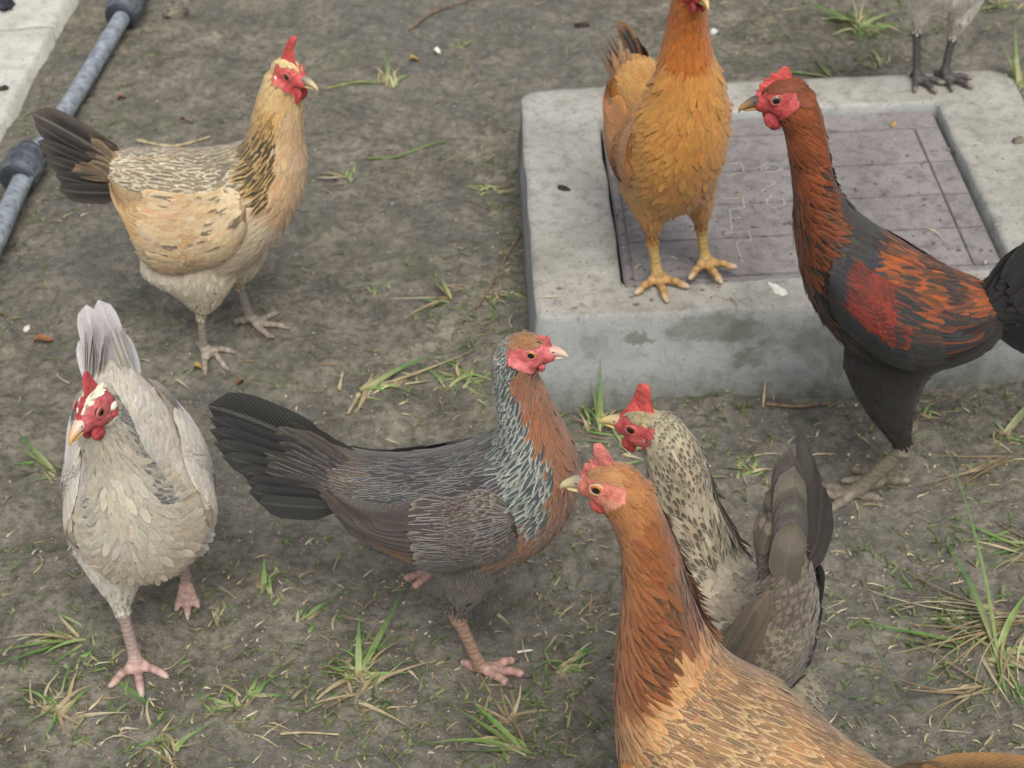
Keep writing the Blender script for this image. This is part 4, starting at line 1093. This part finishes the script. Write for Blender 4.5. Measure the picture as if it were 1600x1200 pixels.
# combs, as outlines from the beak's root to the back of the skull: (forward, up)
def saw(h, n=5, f0=.022, f1=-.016, peak=.65, depth=.45, back=0.0):
    out = [(f0, .004)]
    for i in range(n):
        t = (i + .5) / n; hh = h * (1 - abs(t - peak) * 1.0); f_ = lerp(f0, f1, t) - back * hh
        out += [(f_ + .0012, .010 + hh), (f_ - .0012, .010 + hh), (lerp(f0, f1, (i + 1) / n), .010 + hh * (1 - depth))]
    out[-1] = (f1 + .002, .010); return out

M_combred = mat_comb('comb_red', (212, 92, 86)); M_combpink = mat_comb('comb_pink', (214, 128, 116)); M_combdeep = mat_comb('comb_deep_red', (194, 80, 84))
M_combrose = mat_comb('comb_rose', (222, 122, 120)); M_wat = mat_comb('wattle_red', (200, 82, 86)); M_watrose = mat_comb('wattle_rose', (214, 108, 114))
M_lobe = plain('white_earlobe', (232, 226, 214), .55, (.3, .001), .06, 200); M_lobepink = plain('pink_earlobe', (222, 186, 164), .55, (.5, .001), .12, 200)
M_lobegrey = plain('grey_earlobe', (176, 164, 160), .55, (.5, .001), .12, 200)

def rq(p):
    if p is None: return random.random()
    n = math.sin(p[0] * 95 + 1.3 * math.sin(p[2] * 80)) * math.sin(p[2] * 88 + p[1] * 60 + 1.1 * math.sin(p[0] * 120)) + .5 * math.sin(p[0] * 210 + p[1] * 130) * math.sin(p[2] * 190)
    return max(0.0, min(1.0, .5 + .30 * n + .62 * (random.random() - .5)))
def n3(p, sc, k=0.0):
    return 0 if p is None else math.sin(p[0] * sc + k) * math.sin(p[1] * sc * 1.3 + k * 2) * math.sin(p[2] * sc * .9 + 1.7 * k + 1)

def mudfn(loc, psi):
    c, s = math.cos(rad(psi)), math.sin(rad(psi))
    def g_(x, y):
        X_, Y_ = loc[0] + c * x - s * y, loc[1] + s * x + c * y
        return (ST + .001 if inside_slab(X_, Y_, -.005) and loc[2] > .05 else gz(X_, Y_)) - loc[2]
    return g_

# 1 -- buff hen, top left
def col_buff(r, s, uc, p, y):
    q = rq(p)
    if r == 'head': return (212, 190, 136), (225, 205, 155), 0, .4
    if r == 'body':
        if s > 8.1: return mixc((202, 176, 122), (204, 160, 106), q), (218, 196, 148), .1, .5
        if s > 5.2 and uc > -.25: return mixc(mixc((54, 48, 38), (96, 80, 52), q * .7), (196, 150, 88), sm(s + q * 1.2, 6.9, 8.3)), (216, 180, 116), .1, .85
        if s > 5.2: return mixc((196, 154, 108), (204, 176, 138), q), (218, 198, 164), .1, .5
        if uc > .3: return mixc((96, 88, 74), (150, 130, 98), q), (226, 214, 186), .3, .9
        if s < 1.6: return mixc((196, 150, 92), (150, 112, 72), q), (214, 184, 138), .1, .7
        if s > 3.3: return mixc((204, 178, 142), (212, 196, 168), q), (222, 210, 186), .1, .5
        if uc < -.35: return mixc((218, 206, 178), (206, 184, 146), q * .6), (232, 224, 202), .05, .5
        return mixc((200, 180, 144), (216, 198, 164), q), (226, 212, 184), .1, .5
    if r == 'thigh': return mixc((224, 212, 186), (206, 184, 148), max(0, q - .5)), (234, 226, 206), .1, .5
    if r == 'wing': return mixc(mixc(mixc((206, 180, 138), (184, 146, 104), sm(s, .05, .35)), (200, 182, 150), q), (110, 94, 74), soft(1 - q, .10, .12)), (212, 190, 152), .1, .6
    if r == 'flight': return mixc((128, 108, 80), (206, 156, 98), sm(s, .2, .7)), (216, 180, 130), .2, .6
    if r == 'tail': return (42, 39, 38), (104, 92, 80), .2, .55
    return mixc((196, 142, 84), (90, 76, 58), soft(q, .85, .4)), (150, 128, 100), .1, .7
# 2 -- dark grey hen, centre
def soft(q, a=.5, wd=.35): return sm(q, a + wd / 2, a - wd / 2)
def col_grey(r, s, uc, p, y):
    q = rq(p)
    if r == 'head': return mixc((140, 92, 56), (160, 132, 98), q * .7), (166, 134, 98), 0, .4
    if r == 'body':
        if s > 5.0 and uc > lerp(-.5, .0, sm(s, 5.0, 8.6)): return mixc((56, 66, 72), (84, 88, 86), q), mixc((184, 188, 176), (208, 208, 192), q), .1, .75
        if s > 4.6 + .8 * (q - .5) and uc < .2: return mixc((146, 88, 56), (112, 80, 64), q), mixc((172, 120, 84), (170, 154, 136), .75 * sm(s, 6.8, 4.8)), .25, .7
        if s > 3.4 and uc < .15: return mixc((158, 102, 62), (110, 88, 70), q), (188, 168, 138), .4, .6
        if s < 1.4: return mixc((78, 68, 60), (62, 56, 52), q), (112, 98, 82), .4, .6
        return mixc((62, 60, 59), (47, 46, 47), q), (124, 119, 113), .4 if q < .6 else .1, .75
    if r == 'thigh': return mixc((92, 84, 78), (70, 65, 62), q), (150, 134, 116), .5, .6
    if r == 'wing': return mixc((58, 56, 55), (72, 60, 51), q), (134, 124, 112), .42 if q < .6 else .1, .8
    if r == 'flight': return mixc((50, 48, 48), (64, 56, 50), q), mixc((74, 68, 62), (160, 112, 70), sm(s, .45, .9)), .15, .9
    if r == 'tail': return (38, 38, 40), (52, 50, 49), .12, .4
    return mixc((66, 60, 56), (48, 47, 48), q), (92, 82, 72), .25, .6
# 3 -- golden hen, front
def col_gold(r, s, uc, p, y):
    q = rq(p); k = .5 + .5 * n3(p, 55, 2)
    if r == 'head': return (172, 122, 80), (188, 144, 100), 0, .5
    if r == 'body':
        if s > 8.3: return mixc((168, 112, 66), (152, 96, 52), q), (180, 128, 80), 0, .5
        if s > 5.3:
            back = sm(uc, -.2, .5); c = mixc((166, 104, 58), (124, 70, 36), back * (.4 + .6 * q))
            if s < 6.6 and uc > .3: c = mixc(c, (64, 46, 34), soft(q, .5, .5) * .9)
            return c, mixc((188, 130, 80), (150, 92, 50), back), .05, .55
        if s > 4.6: return mixc((172, 112, 62), (196, 148, 98), q), (210, 174, 128), .2, .6
        if uc > .25: return mixc((98, 74, 56), (160, 116, 74), q), (200, 170, 124), .35, .85
        return mixc((154, 98, 56), (188, 138, 88), q * .7 + .3 * k), (206, 168, 122), .1, .7
    if r == 'thigh': return (200, 160, 110), (222, 190, 146), .1, .5
    if r == 'wing': return mixc((146, 90, 52), (178, 126, 78), q), (206, 166, 116), .2, .8
    if r == 'flight': return mixc((140, 104, 72), (120, 98, 80), q), (214, 172, 120), .5, .8
    if r == 'tail': return mixc((132, 98, 64), (46, 40, 38), 1 if (q < .5 or s > .35) else .3), mixc((176, 136, 90), (70, 58, 48), sm(s, .1, .6)), .3, .6
    return mixc((140, 104, 70), (96, 74, 54), q), (196, 160, 112), .3, .8
# 4 -- speckled hen, behind the golden one
def col_speck(r, s, uc, p, y):
    q = rq(p); dk = (62, 56, 48)
    if r == 'head': return mixc((186, 172, 128), (150, 138, 108), q), dk, 0, .5 if q < .6 else 0
    if r == 'body':
        if s > 8.2: return mixc((186, 176, 146), (158, 148, 122), q), dk, 0, .7 if uc > -.3 else .15
        if s > 5.2: return mixc((180, 168, 142), (150, 138, 114), q), (72, 63, 52), 0, .85 if q < .9 else .3
        if s > 3.4: return mixc((180, 172, 150), (158, 148, 128), q), (84, 76, 66), .1, .85
        if s < .9: return mixc((110, 100, 88), (92, 84, 76), q), (146, 134, 118), .2, .5
        return mixc((158, 148, 128), (126, 116, 100), q), (74, 68, 58), .15, .7
    if r == 'thigh': return mixc((150, 142, 122), (126, 118, 100), q), (82, 76, 66), 0, .7
    if r == 'wing': return mixc((176, 168, 148), (142, 132, 116), sm(s + .2 * q, .3, .8)), (82, 74, 64), .15, .8
    if r == 'flight': return mixc((104, 94, 82), (90, 82, 72), q), (74, 66, 58), .15, .4
    if r == 'tail': return mixc((108, 102, 93), (90, 85, 78), q), (138, 130, 118), .1, .4
    return mixc((108, 96, 86), (84, 76, 70), q), (146, 132, 116), .2, .75
# 5 -- orange hen on the chamber
def col_orange(r, s, uc, p, y):
    q = rq(p)
    if r == 'head': return (168, 92, 44), (186, 110, 52), 0, .4
    if r == 'body':
        if s > 6.9: return mixc((176, 96, 36), (190, 112, 44), q), (202, 132, 60), 0, .5
        if s > 4.3: return mixc((190, 126, 54), (198, 140, 66), q), (212, 158, 86), .1, .55
        return mixc((182, 126, 60), (192, 142, 78), q), (208, 164, 102), .1, .55
    if r == 'thigh': return mixc((190, 136, 70), (176, 128, 68), q), (206, 160, 96), 0, .5
    if r == 'wing': return mixc((174, 106, 44), (192, 126, 58), q), (206, 148, 80), .1, .6
    if r == 'flight': return (160, 100, 50), (196, 140, 80), .2, .6
    if r == 'tail': return mixc((58, 52, 50), (196, 148, 98), 1 if q < .4 else 0), (196, 152, 102), .2, .6
    return (198, 148, 96), (214, 170, 120), .1, .6
# 6 -- whitish hen, left
def col_white(r, s, uc, p, y):
    q = rq(p)
    if r == 'head': return (226, 220, 192), (236, 232, 212), 0, .3
    if r == 'body':
        if s > 5.6 and uc > -.35 and y > .008 and q < .55: return (118, 116, 110), (214, 208, 194), 0, .8
        if s > 5.2: return mixc((200, 192, 174), (186, 176, 154), q), (214, 206, 190), 0, .5
        if uc < -.1 or s > 4.0: return mixc((194, 182, 158), (184, 154, 114), max(0, q - .45)), (214, 204, 184), .1, .65
        return mixc((192, 184, 172), (174, 162, 144), q), (212, 206, 196), .2, .6
    if r == 'thigh': return (204, 198, 184), (222, 218, 206), .05, .5
    if r == 'wing': return mixc((198, 190, 176), (176, 158, 134), max(0, q - .4)), (216, 210, 200), .2, .7
    if r == 'flight': return (200, 196, 194), (222, 218, 214), .3, .6
    if r == 'tail': return mixc((176, 172, 174), (160, 156, 160), q), (196, 192, 190), .2, .5
    return (204, 196, 186), (222, 216, 206), .2, .6
# 7 -- black-red cockerel
def col_red(r, s, uc, p, y):
    q = rq(p); k = n3(p, 70, 1)
    if r == 'head': return (114, 62, 36), (136, 76, 42), 0, .5
    if r == 'body':
        if s > 6.8: return mixc((152, 80, 36), (104, 54, 30), .7 * q + .3 * (k > 0)), mixc((156, 88, 44), (118, 64, 36), q), 0, .6
        if s > 5.0:
            c = mixc((48, 44, 42), (110, 66, 42), q) if q < .42 + .28 * (uc > .2) + .2 * k else mixc((128, 66, 36), (100, 52, 32), q); return c, (154, 88, 46), 0, .5 if q > .3 else .15
        if uc > .25 and s < 3.6: return mixc((50, 46, 43), (156, 80, 38), soft(q, .42, .7)), mixc((166, 92, 44), (112, 56, 36), q), .05, .5
        if uc > .25: return mixc((46, 52, 56), (60, 60, 58), q), (88, 60, 44), 0, .5
        if s > 3.6 and q < .45: return (48, 43, 40), (150, 78, 34), 0, .6
        return (42, 40, 39), (56, 51, 48), 0, .5
    if r == 'thigh': return (40, 38, 37), (52, 48, 46), 0, .4
    if r == 'wing':
        if uc < -.25 or s < .12: return (42, 44, 46), (70, 62, 56), 0, .5
        if s > .40: return mixc((44, 46, 46), (142, 74, 38), soft(q + .25 * k, .36, .7) * (uc > -.1)), mixc((70, 58, 48), (124, 68, 42), soft(q, .4, .8)), 0, .5
        return mixc((128, 46, 34), (74, 38, 32), q), (132, 60, 42), .05, .6
    if r == 'flight': return (38, 38, 39), mixc((50, 48, 46), (120, 62, 30), 1 if q < .3 else 0), 0, .6
    if r == 'tail': return (32, 33, 35), (44, 45, 46), .05, .5
    return mixc((34, 34, 36), (170, 86, 30), soft(q, .1, .2)), (50, 46, 44), .05, .7
# 8 -- pale hen at the top right
def col_pale(r, s, uc, p, y):
    q = rq(p)
    if r == 'tail' or r == 'flight': return (188, 184, 178), (206, 202, 196), .2, .5
    return mixc((222, 218, 206), (200, 190, 172), q * .6), (232, 228, 220), .1, .5

def place(ox, oy, z0=0.0): return (ox, oy, z0)
def legs(*a): return list(a)
IR = (196, 112, 40)
# buff
L_ = place(-.337, 1.686); G_ = mudfn(L_, -12)
make_bird('hen', 'buff hen with black-striped neck and dark tail, standing top left near the pipe', 'hen', L_, -12, dict(seed=1,
  rings=[(-.104, .240, .022, .018, 94), (-.084, .219, .048, .038, 86), (-.058, .192, .078, .055, 78), (-.018, .184, .088, .064, 77), (.036, .199, .083, .063, 84), (.073, .232, .060, .051, 104), (.092, .273, .042, .038, 135), (.099, .312, .031, .029, 147), (.106, .341, .0265, .025, 149), (.111, .360, .023, .020, 143)],
  head=dict(pos=(.120, -.004, .377), yaw=-24, pitch=-8, comb=[(.022, .004), (.019, .011), (.017, .009), (.014, .015), (.011, .012), (.008, .020), (.004, .032), (.006, .042), (.009, .046), (.003, .046), (-.003, .038), (-.008, .026), (-.011, .014)], lean=.08, wattle=1.15),
  legs=legs(dict(pts=((-.024, -.018, .150), (-.022, -.016, .062), (-.029, -.010, 0)), toe=-35, thigh=.058), dict(pts=((.006, .022, .15), (.010, .034, .074), (.013, .045, 0)), toe=5, thigh=.050)),
  crown=.0105, ground=G_, colour=col_buff, mat=mat_feather('buff_feathers'), face=(214, 96, 92), cheek=(226, 150, 130), legcol=(172, 164, 152), toecol=(168, 156, 142), under=(170, 146, 110), beak=((120, 116, 110), (206, 186, 140), (196, 176, 130)), iris=(120, 84, 40),
  mcomb=M_combred, mwattle=M_wat, mlobe=M_lobe, taildir=(-.93, 0, .35), tail=dict(hi=30, lo=0, len=.112, n=5, splay=.08, w=.036, sag=-.02, lowlen=.66, cov=.9, rootlo=-1.1)))
# dark grey
L_ = place(-.030, 1.150); G_ = mudfn(L_, -8)
make_bird('hen', 'dark grey hen with silver-streaked neck, rust breast and black tail, walking right in the centre', 'hen', L_, -8, dict(seed=2,
  rings=[(-.140, .238, .030, .022, 89), (-.114, .212, .044, .032, 88), (-.072, .196, .055, .043, 91), (-.028, .198, .062, .050, 93), (.011, .211, .065, .053, 99), (.040, .233, .060, .051, 112), (.053, .273, .048, .042, 134), (.042, .318, .031, .028, 152), (.036, .345, .0235, .021, 158), (.034, .362, .0205, .018, 148)],
  head=dict(pos=(.044, 0, .378), yaw=-6, pitch=2, scale=.98, beak=.78, comb=saw(.0065, 4, peak=.3, f1=-.002, depth=.3), combbase=(.022, .002), cthick=.005, wattle=.45, lobe2=1, face=.002),
  legs=legs(dict(pts=((-.018, -.015, .170), (-.030, -.008, .072), (-.012, -.001, 0)), toe=-5, thigh=.034, spread=30, shank=.0064), dict(pts=((-.01, .020, .17), (-.030, .030, .105), (-.055, .034, .092)), planted=False, toe=180, droop=.5, tscale=.8, thigh=.036)),
  covlen=.42, ground=G_, colour=col_grey, mat=mat_feather('grey_feathers', (214, 212, 204)), face=(216, 114, 114), cheek=(232, 160, 160), legcol=(190, 158, 138), toecol=(198, 160, 148), under=(80, 74, 68), beak=((196, 150, 140), (214, 196, 176), (206, 160, 140)), iris=(206, 140, 50), claw=(110, 96, 92),
  mcomb=M_combrose, mwattle=M_watrose, mlobe=M_lobe, taildir=(-.85, 0, .5), tail=dict(hi=31, lo=9, len=.122, n=8, splay=.06, w=.042, sag=.08, lowlen=.60, cov=1.1, coverts=150, rootlo=-1.3)))
# golden, front
L_ = place(.150, .824); G_ = mudfn(L_, 150)
make_bird('hen', 'golden-brown hen nearest the camera, cut by the bottom edge, orange eye, facing left', 'hen', L_, 150, dict(seed=3,
  rings=[(-.130, .258, .021, .017, 84), (-.094, .235, .040, .034, 85), (-.048, .218, .068, .058, 86), (-.001, .214, .088, .076, 91), (.036, .222, .088, .074, 96), (.061, .281, .068, .056, 106), (.070, .345, .047, .040, 115), (.072, .396, .029, .026, 121), (.078, .428, .0225, .020, 121), (.086, .450, .020, .0175, 124)],
  head=dict(pos=(.100, 0, .463), yaw=8, pitch=-14, scale=1.0, comb=[(.022, .003), (.021, .010), (.018, .011), (.016, .016), (.013, .016), (.011, .020), (.008, .018), (.007, .026), (.005, .032), (.000, .033), (-.003, .029), (-.006, .020), (-.007, .012)], combbase=(.0215, -.007), wattle=.75, lobe2=.9, face=.003, cthick=.004),
  legs=legs(dict(pts=((-.01, .03, .15), (-.02, .03, .09), (0, .03, 0)), thigh=.036), dict(pts=((-.01, -.03, .15), (-.02, -.03, .09), (-.01, -.03, 0)), thigh=.036)),
  wingphi=(76, 124), ground=G_, colour=col_gold, mat=mat_feather('golden_feathers', (232, 208, 164)), face=(226, 138, 118), cheek=(232, 204, 170), legcol=(196, 170, 110), under=(176, 124, 74), beak=((150, 132, 118), (238, 224, 170), (226, 210, 150)), iris=(206, 112, 28), lid=(236, 200, 160),
  mcomb=M_combpink, mwattle=mat_comb('wattle_pink', (218, 110, 100)), mlobe=M_lobepink, taildir=(-.95, 0, .2), tail=dict(hi=46, lo=14, len=.122, n=6, splay=.10, w=.034, sag=.34, cov=1.0)))
# speckled
L_ = place(.182, .960); G_ = mudfn(L_, 132)
make_bird('hen', 'cream hen with dark speckled neck and upright brown tail, behind the golden hen', 'hen', L_, 132, dict(seed=4,
  rings=[(-.036, .318, .022, .018, 50), (-.030, .276, .038, .032, 56), (-.016, .232, .050, .046, 64), (.008, .207, .062, .056, 79), (.038, .206, .064, .056, 91), (.060, .247, .050, .044, 104), (.077, .297, .035, .032, 119), (.085, .334, .030, .027, 127), (.093, .357, .025, .022, 124), (.102, .371, .019, .017, 118)],
  head=dict(pos=(.116, .004, .373), yaw=20, pitch=-6, scale=1.0, comb=[(.022, .004), (.019, .009), (.016, .012), (.013, .016), (.010, .021), (.007, .026), (.004, .033), (.001, .040), (-.004, .041), (-.008, .038), (-.008, .030), (-.009, .021), (-.010, .013)], combbase=(.0215, -.010), wattle=.85, lobe2=1.0, face=.003),
  legs=legs(dict(pts=((-.005, .03, .16), (-.015, .03, .085), (0, .03, 0)), thigh=.040), dict(pts=((-.005, -.03, .16), (-.02, -.03, .085), (-.01, -.03, 0)), thigh=.038)),
  ground=G_, colour=col_speck, mat=mat_feather('speckled_feathers', (200, 192, 170), spot=True), face=(208, 96, 94), cheek=(200, 130, 120), legcol=(150, 140, 120), under=(130, 120, 100), beak=((190, 170, 140), (238, 206, 130), (226, 200, 140)), iris=(150, 70, 34),
  mcomb=M_combred, mwattle=M_wat, mlobe=M_lobegrey, taildir=(-.1, 0, .98), tail=dict(hi=96, lo=82, len=.118, n=7, splay=.06, w=.025, sag=.0, lowlen=.66, cov=.9, coverts=110)))
# orange, on the chamber
L_ = place(.180, 1.655, ST); G_ = mudfn(L_, -75)
make_bird('hen', 'orange hen standing on the concrete surround facing the camera, head cut by the top edge', 'hen', L_, -75, dict(seed=5,
  rings=[(-.105, .205, .020, .018, 80), (-.085, .188, .040, .034, 80), (-.050, .162, .058, .044, 82), (-.010, .152, .070, .050, 88), (.030, .170, .076, .054, 97), (.056, .217, .062, .050, 112), (.064, .266, .041, .038, 132, .0), (.064, .306, .0275, .027, 150, -.004), (.068, .342, .0215, .0205, 155, -.006), (.078, .371, .018, .0175, 150, -.008)],
  head=dict(pos=(.089, -.009, .390), yaw=0, pitch=-5, comb=saw(.012), wattle=.8),
  legs=legs(dict(pts=((-.005, -.024, .128), (.010, -.018, .048), (.018, -.014, 0)), toe=-8, thigh=.037, spread=48, shank=.0064, tscale=1.05), dict(pts=((-.005, .030, .128), (.002, .044, .048), (.006, .048, 0)), toe=2, thigh=.037, spread=48, shank=.0064)),
  wing=(4.3, .5), bulge=.0045, ground=G_, colour=col_orange, mat=mat_feather('orange_feathers'), face=(214, 80, 80), legcol=(206, 176, 112), toecol=(200, 160, 104), under=(170, 112, 54), beak=((150, 110, 70), (206, 180, 120), (190, 150, 100)), iris=IR, claw=(216, 190, 160),
  mcomb=M_combred, mwattle=M_wat, mlobe=M_lobe, taildir=(-.8, 0, .6), tail=dict(hi=42, lo=20, len=.062, n=5, splay=.10, w=.024, cov=.6, yaw=-.20)))
# whitish
L_ = place(-.345, 1.20); G_ = mudfn(L_, -80)
make_bird('hen', 'whitish hen with red comb walking towards the camera at the left', 'hen', L_, -80, dict(seed=6,
  rings=[(-.118, .240, .024, .022, 72, -.010), (-.092, .222, .042, .038, 74, -.006), (-.052, .198, .056, .052, 80, 0), (-.006, .186, .064, .060, 88, 0), (.034, .186, .064, .060, 98, 0), (.058, .212, .052, .046, 110, -.002), (.070, .256, .036, .032, 126, -.004), (.070, .302, .026, .0245, 140, -.006), (.073, .334, .023, .023, 146, -.008), (.081, .354, .018, .018, 140, -.008)],
  head=dict(pos=(.092, -.009, .368), yaw=-38, pitch=-14, comb=[(.022, .004), (.019, .011), (.017, .010), (.014, .016), (.011, .014), (.008, .020), (.005, .018), (.001, .028), (-.004, .034), (-.009, .034), (-.010, .024), (-.011, .013)], wattle=1.0, lobe2=.9, cthick=.0050, face=.001),
  legs=legs(dict(pts=((-.01, -.032, .145), (.018, -.036, .070), (.022, -.034, 0)), toe=5, thigh=.036, spread=44, shank=.0062), dict(pts=((-.01, .036, .14), (-.030, .026, .100), (-.048, .022, .038)), planted=False, droop=1.15, toe=-10, thigh=.034, tscale=.8)),
  wing=(4.2, .35), bulge=.006, wingphi=(52, 118), crown=.0118, ground=G_, colour=col_white, mat=mat_feather('whitish_feathers', (238, 234, 224)), face=(200, 102, 104), cheek=(220, 180, 170), legcol=(196, 176, 168), toecol=(202, 168, 158), under=(180, 170, 150), beak=((206, 190, 176), (206, 160, 96), (196, 150, 110)), iris=(140, 72, 36), claw=(210, 186, 176),
  mcomb=M_combdeep, mwattle=M_wat, mlobe=M_lobe, taildir=(-.55, 0, .8), tail=dict(hi=52, lo=46, len=.080, n=2, splay=.0, w=.023, yaw=-.14, cov=1.1, lowlen=.8, flat=1)))
# black-red cockerel
L_ = place(.381, 1.374); G_ = mudfn(L_, 172)
make_bird('cockerel', 'tall young cockerel with rust neck, mahogany wing and black tail before the chamber', 'cockerel', L_, 172, dict(seed=7,
  rings=[(-.094, .243, .025, .021, 69), (-.074, .233, .042, .035, 77), (-.037, .232, .058, .048, 81), (.007, .243, .071, .059, 86), (.050, .272, .068, .056, 93), (.079, .311, .059, .049, 99), (.092, .355, .045, .038, 107), (.098, .400, .032, .027, 114), (.105, .432, .026, .022, 121), (.113, .455, .022, .0185, 121)],
  head=dict(pos=(.126, 0, .468), yaw=6, pitch=-14, scale=1.08, comb=[(.022, .004), (.020, .011), (.018, .0105), (.017, .016), (.014, .0145), (.012, .020), (.009, .0175), (.005, .0235), (.002, .0205), (-.004, .0255), (-.009, .0250), (-.011, .018), (-.010, .013)], wattle=1.05, lobe2=0),
  legs=legs(dict(pts=((.008, .015, .200), (-.020, .018, .076), (.023, .012, 0)), toe=12, thigh=.041, spread=30, shank=.0078, tscale=1.1), dict(pts=((.01, -.018, .20), (-.028, -.018, .080), (-.012, -.020, 0)), toe=4, thigh=.032, spread=30, shank=.0074)),
  ground=G_, colour=col_red, mat=mat_feather('black_red_feathers', (120, 100, 80), sheen=.1, rough=.5), face=(194, 82, 80), cheek=(204, 90, 84), legcol=(142, 134, 116), toecol=(134, 126, 112), under=(60, 46, 38), beak=((70, 68, 70), (176, 140, 88), (150, 120, 80)), iris=(126, 112, 96),
  mcomb=M_combred, mwattle=M_wat, mlobe=M_lobe, taildir=(-.95, 0, .25), tail=dict(hi=54, lo=-10, len=.20, n=9, splay=.10, w=.036, sag=.30, lowlen=.6, cov=1.5, coverts=110)))
# pale one at the top right
L_ = place(.585, 2.085, ST); G_ = mudfn(L_, -78)
make_bird('hen', 'pale hen with dark grey legs at the top right, only belly and legs in frame', 'hen', L_, -78, dict(seed=8,
  rings=[(-.120, .260, .020, .018, 80), (-.095, .240, .042, .036, 80), (-.055, .200, .062, .060, 82), (-.010, .182, .074, .070, 88), (.030, .194, .074, .070, 97), (.056, .240, .062, .058, 112), (.066, .290, .044, .044, 132), (.066, .333, .033, .033, 150), (.070, .368, .025, .026, 155), (.078, .398, .019, .019, 150)],
  head=dict(pos=(.088, 0, .418), comb=saw(.012), wattle=.8),
  legs=legs(dict(pts=((-.01, -.030, .155), (-.010, -.026, .070), (-.004, -.022, 0)), toe=10, thigh=.038, shank=.0058), dict(pts=((.0, .030, .15), (.0, .022, .060), (.004, .014, 0)), toe=30, thigh=.038, shank=.0058)),
  ground=G_, colour=col_pale, mat=mat_feather('pale_feathers'), face=(214, 80, 80), legcol=(96, 92, 90), toecol=(92, 88, 86), under=(180, 172, 154), beak=((150, 110, 70), (206, 180, 120), (190, 150, 100)), iris=IR,
  mcomb=M_combred, mwattle=M_wat, mlobe=M_lobe, taildir=(-.8, 0, .6), tail=dict(hi=50, lo=20, len=.11, n=6, splay=.16, w=.028)))
